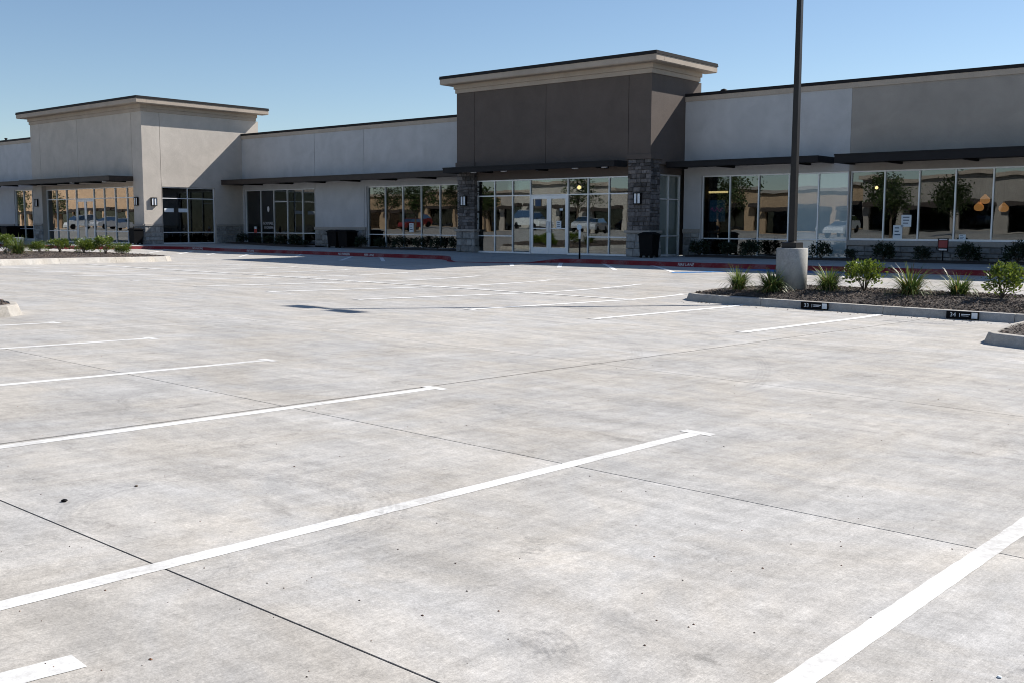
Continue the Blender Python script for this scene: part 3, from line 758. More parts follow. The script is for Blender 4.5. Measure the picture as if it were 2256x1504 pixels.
MB().lathe(-21.57, 38.0, [(.09, 4.5), (.09, 5.14), (.15, 5.16), (.17, 5.27), (.13, 5.38), (.03, 5.42)], 14).build('vent_cap', M['metal'], rv, smooth=True)
MB().box(-21.41, -21.30, 37.95, 38.05, 5.27, 5.33).build('vent_spout', M['steel'], rv)

# ------------------------------------------------------------------ middle wing
mw = thing('shop_building', 'white stucco wing with flat canopy between the cream tower and the brown tower', 'shop', (0, 0, 0), 'shops of the retail strip')
xa, xb = -51.33, -32.1; zt = 5.07
wa = (-51.18, -44.88, -1.2, 1.9); wb = (-40.74, -32.2, -1.2, 1.9)
ms = [xa + .003, -44.82, -40.9, xb - .003]
for k in range(3):
    front_wall('stucco_panel', M['white'], mw, ms[k] + (RV if k else 0), ms[k + 1] - (RV if k < 2 else 0), -1.21, zt - .2, YW, .3, [wa, wb])
MB().box(xa + .02, xb - .02, YW + .04, YW + .3, 1.95, zt - .25).build('panel_backing', M['metal'], mw)
parapet_cap(mw, xa + .004, xb - .004, YW, zt)
stones(mw, 'ashlar', -44.83, -40.78, -1.2, -.302, YW, (.16, .3), (.25, .6), .06)
MB().box(-44.85, -40.76, YW - .09, YW - .002, -.30, -.15).build('window_sill', M['cap'], mw, bevel=.012)
window_run(mw, [-51.15, -49.77, -48.56, -47.35, -46.02, -44.9], (-1.2, 1.9), YW + .08, sill=-.5, transom=1.22, skip_tr=(0, 1, 3, 4), glassf=lambda i, q: 'glass' if i > 2 else 'glass2')
window_run(mw, [-40.72, -39.44, -38.16, -36.88, -35.6, -34.4, -33.2, -32.25], (-1.2, 1.9), YW + .08, sill=-.51)
canopy(mw, xa + .02, -32.2, 34.58, 35.97, 2.17, 2.44, ())
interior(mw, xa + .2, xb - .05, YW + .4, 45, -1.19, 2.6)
roof_slab(mw, xa + .01, xb - .01, YW + .31, 48, 4.5)
# shop name lettering on the glass door
lettering("GORMAEL", .21, M['stencil'], (-49.15, YW + .115, -.02 + .05), mw)
lettering("O'CINERA", .19, M['stencil'], (-49.1, YW + .115, -.26 + .05), mw)
em = MB().lathe(0, 0, [(.07, -.003), (.10, 0), (.07, .003)], 12)
me = bpy.data.meshes.new('emblem'); me.from_pydata(em.v, [], em.f); me.materials.append(M['stencil']); me.transform(Matrix.Translation((-49.1, YW + .11, .82)) @ Matrix.Diagonal((1, 1, 1.7, 1)) @ Matrix.Rotation(R(90), 4, 'X')); link('emblem', me, mw)

# ------------------------------------------------------------------ cream tower on the left
lt = thing('shop_building', 'cream stucco tower with overhanging cornice and sunlit right side left of the white wing', 'shop', (0, 0, 0), 'shops of the retail strip')
x0, x1, YL, YS2 = -63.9, -51.33, 29.8, 30.06; zf = -1.09
sw = (30.9, 34.15, zf, 1.97)
seams = [x0, -62.75, -58.2, -52.35, x1]
for k in range(4):
    zlo = zf if k in (0, 3) else 2.2
    front_wall('stucco_panel', M['cream'], lt, seams[k] + (RV if k else 0), seams[k + 1] - (RV if k < 3 else .25), zlo, 5.86, YL, .25 if k in (1, 2) else .8)
MB().box(x0 + .02, x1 - .02, YL + .04, YL + .24, 2.25, 5.8).build('panel_backing', M['metal'], lt)
sd = [YL, 30.86, 36.95]
for k in range(2):
    front_wall('side_panel', M['cream'], lt, sd[k] + (RV if k else 0), sd[k + 1] - (RV if k == 0 else 0), zf - .1, 5.86, x1, .25, [sw], axis='y')
MB().box(x1 - .24, x1 - .03, YL + .02, 36.9, 2.0, 5.8).build('panel_backing', M['metal'], lt)
front_wall('side_panel', M['cream'], lt, YL + .801, 36.95, 2.2, 5.86, x0 + .25, .25, axis='y')
front_wall('rear_wall', M['cream'], lt, x0, x1, 4.6, 5.85, 36.951, .2)
cornice(lt, x0, x1, YL, 36.95, 6.58, .56, 5.86)
front_wall('header', M['tan'], lt, x0 + 1.16, x1 - 1.03, 1.995, 2.199, YS2 - .02, .25)
# stone wainscot on the side and on the two front piers
for a, c in ((YL + .0, 30.86), (34.2, 35.94)):
    stones(lt, 'ashlar', a, c, zf - .02, -.132, x1, (.14, .26), (.2, .45), .05, 'y')
    MB().box(x1 + .002, x1 + .09, a - .02, c, -.13, -.02).build('stone_ledge', M['cap'], lt, bevel=.012)
for a, c in ((x0, -62.76), (-52.34, x1)):
    stones(lt, 'ashlar', a, c, zf - .02, -.132, YL, (.14, .26), (.2, .45), .05)
    MB().box(a - .06, c + .0, YL - .09, YL - .002, -.13, -.02).build('stone_ledge', M['cap'], lt, bevel=.012)
lm = [-62.72, -61.5, -60.3, -59.14, -57.1, -55.95, -54.75, -53.5, -52.37]
window_run(lt, lm, (zf, 1.99), YS2, sill=-.43, transom=1.40, door=(3,))
dm = (-59.14 - 57.1) / 2
door_leaf(lt, -59.11, dm - .004, zf + .01, 1.37, YS2 + .02, True); door_leaf(lt, dm + .004, -57.13, zf + .01, 1.37, YS2 + .02, False)
window_run(lt, [30.92, 32.48, 34.13], (zf, 1.96), x1 - .08, sill=-.47, transom=1.36, axis='y', glassf=lambda i, q: 'glass2')
canopy(lt, -62.6, -52.28, 28.4, 29.78, 2.24, 2.50, (-61.2, -57.6, -54.0))
interior(lt, x0 + .3, x1 - .4, 30.62, 44, zf + .01, 2.7)
roof_slab(lt, x0 + .26, x1 - .26, YL + .3, 47, 4.58)

# ------------------------------------------------------------------ far left wing
lw = thing('shop_building', 'pale stucco wing at the left edge of the photo beyond the cream tower', 'shop', (0, 0, 0), 'shops of the retail strip')
xl = -92.0; zt = 5.2; YV = 30.16
ww = (-67.25, -63.95, -.33, 2.06)
ls = [xl, -76.2, -69.6, x0 - .003]
for k in range(3):
    front_wall('stucco_panel', M['white'], lw, ls[k] + (RV if k else 0), ls[k + 1] - (RV if k < 2 else 0), zf, zt - .2, YV, .3, [ww, (-67.25, -63.95, zf + .08, -.36)])
MB().box(xl, x0 - .02, YV + .04, YV + .29, 2.3, zt - .25).build('panel_backing', M['metal'], lw)
parapet_cap(lw, xl, x0 - .004, YV, zt)
window_run(lw, [-67.22, -66.08, -64.92, -63.98], (zf + .08, 2.05), YV + .05, sill=-.34)
MB().box(-80, -67.3, YV - .09, YV - .002, -.2, -.05).build('window_sill', M['cap'], lw)
stones(lw, 'ashlar', -74.0, -67.3, zf, -.202, YV, (.16, .28), (.25, .6), .05)
canopy(lw, xl, -62.62, 28.75, YL - .01, 2.27, 2.50, ())
interior(lw, xl + .2, -63.93, YV + .4, 41, zf + .01, 2.7)
roof_slab(lw, xl, x0 - .01, YV + .31, 44, 4.7)
vt = MB().lathe(-74.4, 33.0, [(.06, 4.7), (.06, 5.72), (.1, 5.74), (.1, 5.82)], 10).build('roof_vent', M['metal'])
tag(vt, 'thin vent pipe on the roof of the far left wing', 'roof vent')

# ------------------------------------------------------------------ wall lamps
sconce(-22.62, 33.59, 1.0, 'black box lamp on the stone column right of the double doors')
sconce(-31.66, 33.59, 1.02, 'black box lamp on the stone column left of the double doors')
sconce(-51.98, 29.79, 1.17, 'black box lamp on the front of the cream corner pier')
sconce(-51.32, 30.36, 1.16, 'black box lamp on the sunlit side of the cream tower', 'y')
sconce(-63.4, 29.79, 1.22, 'black box lamp on the far pier left of the cream shop doors')

# ------------------------------------------------------------------ bins, signs, notices
def bin_(x, y, z, h, label, rot=0.0, w=.29):
    t = thing('litter_bin', label, 'litter bin', (x, y, z), 'black litter bins outside the shops')
    parts = []
    b = MB(); b.frustum(0, 0, .07, h * .86, w * .86, w * .86, w, w); parts.append((b, 'body', 'black'))
    l = MB(); l.frustum(0, 0, h * .862, h * .91, w * 1.1, w * 1.1, w * 1.12, w * 1.12); l.frustum(0, 0, h * .911, h, w * 1.1, w * 1.1, w * .6, w * .6); parts.append((l, 'lid', 'black'))
    for sx in (-1, 1):
        for sy in (-1, 1): parts.append((MB().frustum(sx * w * .76, sy * w * .76, 0, .069, .035, .035, .045, .045), 'leg', 'black'))
    for mb, nm, m in parts:
        me = bpy.data.meshes.new(nm); me.from_pydata(mb.v, [], mb.f); me.materials.append(M[m]); me.update(); o = bpy.data.objects.new(nm, me); C.objects.link(o); o.parent = t
    t.rotation_euler = (0, 0, rot)
bin_(-21.8, 33.15, FZ(-21.8), .94, 'black square litter bin in front of the right stone column of the brown tower', .08)
bin_(-42.2, 35.25, FZ(-42.2), .92, 'left one of two black bins standing against the white wing', 0, .36)
bin_(-41.36, 35.25, FZ(-41.4), .92, 'right one of two black bins standing against the white wing', 0, .36)
bin_(-51.35, 29.3, FZ(-51), .88, 'black litter bin at the corner pier of the cream tower', 0, .27)
bin_(-67.6, 29.5, FZ(-70), .93, 'black bin at the left edge of the photo farther from the tower', 0, .42)
bin_(-66.5, 29.5, FZ(-69), .93, 'black bin nearest the window of the far left wing', 0, .42)

sp = thing('sign_post', 'black kerbside post with a small round sign before the double doors', 'sign', (-23.5, 31.1, -1.25))
MB().tube([(-23.5, 31.12, -1.26), (-23.5, 31.12, -.52)], .035, 10).build('post', M['black'], sp, smooth=True)
MB().tube([(-23.5, 31.12, -.52), (-23.5, 31.12, -.2)], .045, 10).build('sleeve', M['lens'], sp, smooth=True)
d = MB().lathe(0, 0, [(.10, 0), (.11, .006), (.10, .012)], 20); me = bpy.data.meshes.new('sign_plate'); me.from_pydata(d.v, [], d.f); me.materials.append(mat('sign_blue_white', (.45, .58, .68), .5)); me.transform(Matrix.Translation((-23.5, 31.09, -.09)) @ Matrix.Rotation(R(90), 4, 'X')); link('sign_plate', me, sp)

ys = thing('yard_sign', 'red and black letting sign on a stake in the bed below the right windows', 'sign', (-11.8, 35.2, -1.18))
MB().box(-11.97, -11.63, 35.19, 35.205, -.83, -.40).build('board', M['black'], ys)
MB().box(-11.94, -11.66, 35.182, 35.189, -.70, -.47).build('red_panel', mat('sign_red', (.30, .04, .035), .5), ys)
MB().box(-11.93, -11.67, 35.184, 35.1895, -.455, -.42).box(-11.93, -11.67, 35.184, 35.1895, -.79, -.74).build('print', M['stencil'], ys)
MB().box(-11.82, -11.78, 35.206, 35.225, -1.2, -.42).build('stake', M['black'], ys)
r2 = thing('yard_sign', 'tiny red sign with a white top in the bed before the lettered glass door', 'sign', (-49.2, 35.3, -1.1))
MB().box(-49.32, -49.08, 35.29, 35.30, -.50, -.28).build('board', mat('sign_red_b', (.40, .05, .04), .5), r2)
MB().box(-49.29, -49.11, 35.29, 35.30, -.278, -.15).build('white_top', M['paper'], r2)
MB().box(-49.21, -49.19, 35.301, 35.315, -1.2, -.2).build('stake', M['black'], r2)

def notice(x, z, w, h, Y, label, m='paper', lines=3, rot=0.0, cat='notice'):
    t = thing('paper_notice', label, cat, (x, Y, z), 'notices taped inside the shop windows')
    b = MB().box(-w / 2, w / 2, 0, .002, -h / 2, h / 2); me = bpy.data.meshes.new('sheet'); me.from_pydata(b.v, [], b.f); me.materials.append(M[m]); me.update(); o = bpy.data.objects.new('sheet', me); C.objects.link(o); o.parent = t
    k = MB()
    for i in range(lines):
        zz = h * (.3 - .25 * i); k.box(-w * .33, w * random.uniform(.1, .33), -.0025, -.0005, zz - h * .04, zz + h * .04)
    me = bpy.data.meshes.new('print'); me.from_pydata(k.v, [], k.f); me.materials.append(M['ink']); me.update(); o = bpy.data.objects.new('print', me); C.objects.link(o); o.parent = t
    t.rotation_euler = (0, rot, 0)
YN = YW + .118
notice(-13.37, .17, .34, .40, YN, 'white poster high in the second taupe wing window')
notice(-13.65, -.21, .32, .46, YN, 'pale poster low beside the taller poster in the second taupe wing window')
notice(-11.5, -.38, .22, .20, YN, 'small paper low in the fourth taupe wing window')
notice(-37.6, -.16, .30, .44, YN, 'pale paper in the middle pane of the white wing window')
notice(-26.62, .0, .25, .32, YS + .015, 'white paper on the right leaf of the double doors')
notice(-26.5, .62, .16, .09, YS + .015, 'little blue sticker above the paper on the right door leaf', lines=1)
notice(-27.72, .9, .3, .28, YS + .015, 'dark blue square sticker at the top of the left door leaf', 'ink', 0)
notice(-23.75, -.12, .2, .26, YS + .07, 'small white card in the pane beside the right stone column')
notice(-54.3, .5, .24, .32, YS2 + .07, 'pale paper in a pane right of the cream shop doors')
for y_, lb in ((31.35, 'left tilted white paper in the dark side window of the cream tower'), (32.2, 'right tilted white paper in the dark side window of the cream tower')):
    b = MB().box(x1 - .121, x1 - .119, y_ - .28, y_ + .28, .62, .82)
    me_o = b.build('paper_notice', M['paper']); tag(me_o, lb, 'notice', 'notices taped inside the shop windows')

# lights seen through the glass
warm = mat('warm_lamp_glass', (.8, .4, .12), .4, emit=((1.0, .40, .12), .75)); warm2 = mat('bulb_glow', (.9, .7, .4), .4, emit=((1.0, .62, .25), 7))
for (x, z), lb in (((-11.56, .92), 'highest orange globe pendant inside the right wing window'), ((-11.75, .67), 'orange globe pendant left of and below the highest one'), ((-10.94, .63), 'orange globe pendant nearest the right edge of the photo')):
    t = thing('pendant_lamp', lb, 'pendant lamp', (x, 38.5, z), 'orange pendants inside the right wing')
    for mb, nm, m in ((MB().lathe(0, 0, [(.03, .17), (.07, .12), (.15, .04), (.165, -.05), (.13, -.12), (.05, -.15)], 16), 'globe', warm), (MB().tube([(0, 0, .16), (0, 0, 2.7 - z)], .008, 5), 'cord', M['black'])):
        me = bpy.data.meshes.new(nm); me.from_pydata(mb.v, [], mb.f); me.materials.append(m); me.polygons.foreach_set("use_smooth", [True] * len(me.polygons)); me.update(); o = bpy.data.objects.new(nm, me); C.objects.link(o); o.parent = t
def bulb(x, y, z, r, label):
    t = thing('ceiling_bulb', label, 'light bulb', (x, y, z))
    for mb, nm, m in ((MB().lathe(0, 0, [(.4 * r, r), (r, .3 * r), (r, -.4 * r), (.3 * r, -r)], 12), 'globe', warm2), (MB().tube([(0, 0, r), (0, 0, 2.6 - z)], .01, 5), 'cord', M['black'])):
        me = bpy.data.meshes.new(nm); me.from_pydata(mb.v, [], mb.f); me.materials.append(m); me.update(); o = bpy.data.objects.new(nm, me); C.objects.link(o); o.parent = t
bulb(-28.0, 37.0, 1.62, .085, 'glowing bulb behind the glass right of the double doors'); bulb(-16.0, 40.0, 1.45, .06, 'small bright bulb behind the first taupe wing window')
bulb(-44.0, 41.5, 1.55, .07, 'white bulb glowing inside the white wing window')
ls_ = MB().box(-22.02 + .1, -21.1, 37.6, 37.7, 1.28, 1.36).build('light_strip', warm2); tag(ls_, 'warm strip light inside the first window right of the brown tower', 'strip light')
tv = thing('wall_screen', 'dark blue wall screen with pink squiggle inside the first window right of the brown tower', 'screen', (-21.5, 37.7, .6))
MB().box(-21.95, -21.15, 37.68, 37.74, .1, 1.05).build('frame', M['black'], tv)
MB().box(-21.9, -21.2, 37.672, 37.679, .15, 1.0).build('screen', mat('screen_blue', (.02, .06, .12), .3, emit=((.03, .14, .28), .5)), tv)
pk = MB(); pk.tube([(-21.85 + .07 * i, 37.665, .62 + .09 * math.sin(i * 1.9)) for i in range(9)], .016, 5); pk.build('picture', mat('screen_pink', (.5, .1, .3), .3, emit=((1, .15, .5), .5)), tv)

# ------------------------------------------------------------------ lamp post
lp = thing('lamp_post', 'tall square dark bronze lamp post on a round concrete pedestal in the planted island', 'lamp post', (-10.57, 21.8, -1.45))
px_, py_ = -10.57, 21.8
MB().lathe(px_, py_, [(.338, -1.75), (.338, -.508), (.322, -.495)], 40).build('pedestal', M['pedestal'], lp, smooth=False)
for p_ in lp.children[-1].data.polygons:
    p_.use_smooth = abs(p_.normal.z) < .5
def sq(mb, w0, w1, z0, z1, rot=0.0):
    k = len(mb.v)
    for z, w in ((z0, w0), (z1, w1)):
        for i in range(4):
            a = rot + R(45) + i * R(90); mb.v.append((px_ + w * 1.414 * math.cos(a), py_ + w * 1.414 * math.sin(a), z))
    for q in ((0, 3, 2, 1), (4, 5, 6, 7), (0, 1, 5, 4), (1, 2, 6, 5), (2, 3, 7, 6), (3, 0, 4, 7)): mb.f.append(tuple(k + i for i in q)); mb.m.append(0)
b = MB(); sq(b, .172, .172, -.495, -.375); sq(b, .172, .09, -.375, -.35); b.build('base_cover', M['polem'], lp)
b = MB(); sq(b, .069, .047, -.35, 7.2); b.build('pole', M['polem'], lp)
arm = MB().box(px_ - .75, px_ + .75, py_ - .04, py_ + .04, 7.05, 7.13); arm.build('arm', M['fascia'], lp)
for sx in (-1, 1):
    MB().box(px_ + sx * .62 - .36, px_ + sx * .62 + .36, py_ - .2, py_ + .2, 7.135, 7.22).build('luminaire', M['fascia'], lp)

# ------------------------------------------------------------------ planting
def grass_mesh(seed, n=230, h=.62):
    rnd = random.Random(seed); b = MB()
    for i in range(n):
        a = rnd.uniform(0, 6.283); lean = abs(rnd.gauss(.0, .62)) + .22; L_ = h * rnd.uniform(.55, 1.3); w = rnd.uniform(.007, .014)
        r0 = rnd.uniform(0, .14); bx, by = r0 * math.cos(a), r0 * math.sin(a); px, pz, th = 0.0, 0.0, lean * .5
        ca, sa = math.cos(a), math.sin(a); mi = 1 if rnd.random() < .09 or (lean > 1.0 and rnd.random() < .35) else 0
        k = len(b.v); m_ = 6
        for j in range(m_):
            t = j / (m_ - 1); ww = w * (1 - t ** 2.2) + .0008
            b.v.append((bx + ca * px - sa * ww, by + sa * px + ca * ww, max(.005, pz))); b.v.append((bx + ca * px + sa * ww, by + sa * px - ca * ww, max(.005, pz)))
            px += L_ / (m_ - 1) * math.sin(th); pz += L_ / (m_ - 1) * math.cos(th); th += lean * .42 + .05
        for j in range(m_ - 1): b.f.append((k + 2 * j, k + 2 * j + 1, k + 2 * j + 3, k + 2 * j + 2)); b.m.append(mi)
    return b
def finish(b, name, mats):
    me = bpy.data.meshes.new(name); me.from_pydata(b.v, [], b.f)
    for m in mats: me.materials.append(m)
    if len(mats) > 1: me.polygons.foreach_set("material_index", b.m)
    me.update(); return me
grass_me = [finish(grass_mesh(s, q, h), 'blades', [M['blade'], M['drybl']]) for s, h, q in ((1, .60, 260), (2, .52, 380), (3, .62, 420), (4, .68, 300), (5, .50, 210))]
def shrub_mesh(seed, n=620, rx=.42, rz=.36, cz=.46, leaf=.034, stems=9, bushy=1.0):
    rnd = random.Random(seed); b = MB(); st = MB(); tips = []
    for i in range(stems):
        a = i * 6.283 / stems + rnd.uniform(-.3, .3); r = rx * rnd.uniform(.25, .85); z = cz + rz * rnd.uniform(-.4, .8)
        p = [(rnd.uniform(-.02, .02), rnd.uniform(-.02, .02), 0), (r * .35 * math.cos(a), r * .35 * math.sin(a), z * .45), (r * .75 * math.cos(a + .1), r * .75 * math.sin(a + .1), z * .8), (r * math.cos(a), r * math.sin(a), z)]
        st.tube(p, [.012, .009, .006, .003], 5); tips.append(Vector(p[-1]))
    clumps = [(Vector((rx * rnd.uniform(-.75, .75), rx * rnd.uniform(-.75, .75), cz + rz * rnd.uniform(-.7, .85))), rnd.uniform(.07, .15)) for _ in range(int(18 * bushy))] + [(t, .12) for t in tips]
    for i in range(n):
        c, s_ = rnd.choice(clumps); p = c + Vector((rnd.gauss(0, s_ * .6), rnd.gauss(0, s_ * .6), rnd.gauss(0, s_ * .6)))
        q = Vector((p.x / rx, p.y / rx, (p.z - cz) / rz))
        if q.length > 1.3: p = Vector((p.x / q.length * 1.2, p.y / q.length * 1.2, cz + (p.z - cz) / q.length * 1.2))
        p.z = max(.08, p.z)
        d = Vector((p.x, p.y, (p.z - cz) * .8 + .25)).normalized(); d = (d + Vector((rnd.gauss(0, .5), rnd.gauss(0, .5), rnd.gauss(0, .5)))).normalized()
        u = d.cross(Vector((rnd.gauss(0, 1), rnd.gauss(0, 1), rnd.gauss(0, 1)))).normalized(); l = leaf * rnd.uniform(.7, 1.35); w = l * .5; nn = d.cross(u)
        k = len(b.v); b.v += [tuple(p), tuple(p + d * l * .9 + u * w + nn * l * .12), tuple(p + d * l * 1.9), tuple(p + d * l * .9 - u * w + nn * l * .12)]
        b.f += [(k, k + 1, k + 2), (k, k + 2, k + 3)]; b.m += [0, 0]
    return b, st
shrub_me = {}
for key, args, m in (('a', (11, 1150, .45, .24, .38, .038, 11, .8), 'leaf'), ('b', (12, 1350, .40, .33, .42, .038, 11, .9), 'leaf'), ('round', (13, 1700, .42, .27, .31, .034, 11, 1.6), 'leaf'), ('da', (14, 1200, .46, .32, .34, .042, 9, 1.6), 'dleaf'), ('db', (15, 900, .38, .28, .32, .042, 9, 1.6), 'dleaf')):
    l_, s_ = shrub_mesh(*args); shrub_me[key] = (finish(l_, 'leaves', [M[m]]), finish(s_, 'stems', [M['bark']]))
def plant_grass(x, y, z, i, s, rot, label, group):
    t = thing('grass_clump', label, 'ornamental grass', (x, y, z), group); o = bpy.data.objects.new('blades', grass_me[i]); C.objects.link(o); o.parent = t
    t.scale = (s, s, s); t.rotation_euler = (0, 0, rot)
def plant_shrub(x, y, z, key, s, rot, label, group, sz=1.0):
    t = thing('shrub', label, 'shrub', (x, y, z), group)
    for nm, me in zip(('leaves', 'stems'), shrub_me[key]):
        o = bpy.data.objects.new(nm, me); C.objects.link(o); o.parent = t
    t.scale = (s, s, s * sz); t.rotation_euler = (0, 0, rot)

# planted islands: kerb ring, soil mound, bark chips
def island(name, outline, label_, h=.16, mound=.10, chips=1500, seglen=3):
    isl = struct(name)
    P = polyseg(outline + [outline[0]], .8)
    kerb_run(P, M['curb'], isl, lambda x: h, w=.17, side=1, seglen=seglen, batter=.05, gapw=.005)
    cx = sum(p[0] for p in outline) / len(outline); cy = sum(p[1] for p in outline) / len(outline)
    # inset ring then fan with a low mound
    Q = P[:-1]; n = len(Q); inn = []
    for i in range(n):
        xa, ya = Q[i - 1]; xb, yb = Q[(i + 1) % n]; l = math.hypot(xb - xa, yb - ya); inn.append((Q[i][0] - (yb - ya) / l * .17, Q[i][1] + (xb - xa) / l * .17))
    b = MB(); rings = 7
    rnd = random.Random(5)
    def mz(x, y, t): return GZ(x, y) + h - .02 + mound * (1 - (1 - t) ** 2) 
    for r_ in range(rings):
        t = r_ / rings
        for x, y in inn:
            xx, yy = x + (cx - x) * t, y + (cy - y) * t; b.v.append((xx, yy, mz(xx, yy, t * 1.6 if t < .6 else 1) + (rnd.uniform(-.015, .02) if r_ else 0)))
    b.v.append((cx, cy, mz(cx, cy, 1)))
    for r_ in range(rings - 1):
        for i in range(n):
            i2 = (i + 1) % n; b.f.append((r_ * n + i, r_ * n + i2, (r_ + 1) * n + i2, (r_ + 1) * n + i)); b.m.append(0)
    for i in range(n): b.f.append(((rings - 1) * n + i, (rings - 1) * n + (i + 1) % n, rings * n)); b.m.append(0)
    b.build('mulch_bed', M['soil'], isl, smooth=True)
    c = MB()
    for i in range(chips):
        q = rnd.randrange(n); u = rnd.random(); t = 1 - math.sqrt(rnd.random()) if rnd.random() < .7 else rnd.random() * .95
        x = inn[q][0] * (1 - u) + inn[(q + 1) % n][0] * u; y = inn[q][1] * (1 - u) + inn[(q + 1) % n][1] * u
        x, y = x + (cx - x) * t, y + (cy - y) * t; z = mz(x, y, t * 1.6 if t < .6 else 1) + rnd.uniform(-.005, .03)
        a = rnd.uniform(0, 6.28); l = rnd.uniform(.01, .042); w = rnd.uniform(.005, .014); tz = rnd.uniform(-.7, .7); tw = rnd.uniform(-.6, .6)
        d = Vector((math.cos(a), math.sin(a), tz)).normalized() * l; s2 = Vector((-math.sin(a), math.cos(a), tw)).normalized() * w; p = Vector((x, y, z)); up = Vector((0, 0, .009))
        k = len(c.v); c.v += [tuple(p - d - s2), tuple(p + d - s2 * .6), tuple(p + d + s2 * .5), tuple(p - d + s2), tuple(p - d * .8 + up), tuple(p + d * .7 + up)]
        c.f += [(k, k + 1, k + 5, k + 4), (k + 2, k + 3, k + 4, k + 5), (k + 1, k + 2, k + 5), (k + 3, k, k + 4)]; c.m += [0] * 4
    c.build('bark_chips', M['chip'], isl, kind='stuff')
    return isl
ri = island('planting_island', [(-12.62, 20.75), (-12.3, 20.5), (-11.5, 20.45), (-8.0, 20.55), (-4, 20.85), (2, 21.2), (2, 24.3), (-6, 24.1), (-9.3, 23.95), (-11.9, 23.75), (-12.6, 23.3), (-12.85, 22.3), (-12.8, 21.2)], 'r', mound=.15, chips=16000)
sp_ = MB(); rs = random.Random(9)
for i in range(170):     # bark spilled over the kerb on to the pavement
    x = rs.uniform(-12.4, -3.6); y = 20.42 + (x + 11.5) * .03 - abs(rs.gauss(0, .22)) - .02; z = GZ(x, y) + .006; a = rs.uniform(0, 3.14); l = rs.uniform(.008, .03)
    d = Vector((math.cos(a) * l, math.sin(a) * l, 0)); e = Vector((-math.sin(a) * l * .4, math.cos(a) * l * .4, .004)); p = Vector((x, y, z)); k = len(sp_.v)
    sp_.v += [tuple(p - d), tuple(p + e), tuple(p + d), tuple(p - e), tuple(p + Vector((0, 0, .008)))]; sp_.f += [(k, k + 1, k + 4), (k + 1, k + 2, k + 4), (k + 2, k + 3, k + 4), (k + 3, k, k + 4)]; sp_.m += [0] * 4
sp_.build('spilled_bark', M['chip'], kind='stuff')
def iz(x, y): return GZ(x, y) + .16 - .02 + .115
GI = 'grass clumps in the lamp post island'
plant_grass(-11.6, 21.3, iz(-11.6, 21.3), 0, .92, 0, 'grass clump nearest the left tip of the lamp post island', GI)
plant_grass(-10.74, 21.2, iz(-10.74, 21.2), 1, 1.0, 1.1, 'grass clump hugging the front of the concrete pedestal', GI)
plant_grass(-9.72, 21.87, iz(-9.72, 21.87), 2, .95, 2.3, 'wide grass clump just right of the concrete pedestal', GI)
plant_grass(-8.0, 22.0, iz(-8.0, 22.0), 3, 1.02, 4.0, 'tall bright grass clump between the two leafy shrubs', GI)
plant_grass(-7.22, 22.6, iz(-7.22, 22.6), 4, 1.1, 5.1, 'loose grass clump left of the rightmost shrub', GI)
plant_shrub(-9.1, 22.3, iz(-9.1, 22.3), 'a', 1.0, .4, 'round leafy shrub with bare stems right of the pedestal', 'shrubs in the lamp post island', 1.05)
plant_shrub(-6.27, 22.25, iz(-6.27, 22.25), 'b', .93, 2.0, 'taller bright green shrub at the right edge of the photo', 'shrubs in the lamp post island', 1.0)
# stall number plates on the island kerb
def plate(x, num, label):
    y = 20.5 + .005; y = 20.45 + (x + 11.5) * .0286 if x < -8 else 20.55 + (x + 8.0) * .075
    rz = math.atan(.0286 if x < -8 else .075); z = GZ(x, y)
    t = thing('stall_number_plate', label, 'number plate', (x, y, z), 'stall plates on the island kerb')
    def put(mb, nm, m):
        me = bpy.data.meshes.new(nm); me.from_pydata(mb.v, [], mb.f); me.materials.append(m); me.update(); o = bpy.data.objects.new(nm, me); C.objects.link(o); o.parent = t
    put(MB().box(-.29, .29, -.035, .02, .012, .155), 'backing', M['black'])
    put(MB().box(.165, .27, -.037, -.0352, .03, .14), 'white_square', M['paper'])
    put(MB().box(-.055, -.045, -.037, -.0352, .05, .12), 'divider', M['paper'])
    put(MB().box(-.02, .14, -.037, -.0352, .092, .108).box(-.02, .11, -.037, -.0352, .066, .076), 'small_print', M['lens'])
    for body, size, xx, zz in ((num, .115, -.17, .085),):
        me = text_mesh(body, size, .0008); me.materials.clear(); me.materials.append(M['paper']); me.transform(Matrix.Translation((xx, -.0365, zz)) @ Matrix.Rotation(R(90), 4, 'X'))
        o = bpy.data.objects.new('lettering', me); C.objects.link(o); o.parent = t
    t.rotation_euler = (0, 0, rz)
plate(-9.4, "33", 'black stall plate reading 33 on the kerb below the pedestal')
plate(-6.5, "34", 'black stall plate reading 34 on the kerb below the tall grass clump')

# island at the end of the stalls on the left
li = island('planting_island', [(-33.1, 12.0), (-33.5, 14.5), (-34.6, 17.6), (-35.2, 20.0), (-35.7, 21.6), (-36.2, 22.1), (-37.5, 22.4), (-40.2, 22.2), (-41.6, 20.6), (-42.3, 16), (-42.3, 12.0)], 'l', h=.19, mound=.05, chips=5000)
def iz2(x, y): return GZ(x, y) + .19 + .03
LG = 'clipped shrubs in the left island'
for (x, y), k, s, lb in (((-38.6, 16.9), 'b', .95, 'shrub cut by the left edge of the photo'), ((-40.2, 18.9), 'round', .8, 'small shrub right behind the grass clump beside the grey box'), ((-39.2, 19.2), 'a', .9, 'twin-headed low shrub second from the grey box'),
                         ((-38.9, 20.0), 'round', 1.08, 'dense rounded shrub in the middle of the left island'), ((-38.0, 20.4), 'b', .95, 'loose pale shrub fourth from the grey box'), ((-37.5, 20.8), 'round', .82, 'small dark shrub nearest the right tip of the left island')):
    plant_shrub(x, y, iz2(x, y) - .02, k, s, x * 3, lb, LG, .9)
plant_grass(-37.6, 16.9, iz2(-37.6, 16.9), 0, 1.15, .5, 'grass clump in the left island in front of the grey box', 'grass clumps in the left island')
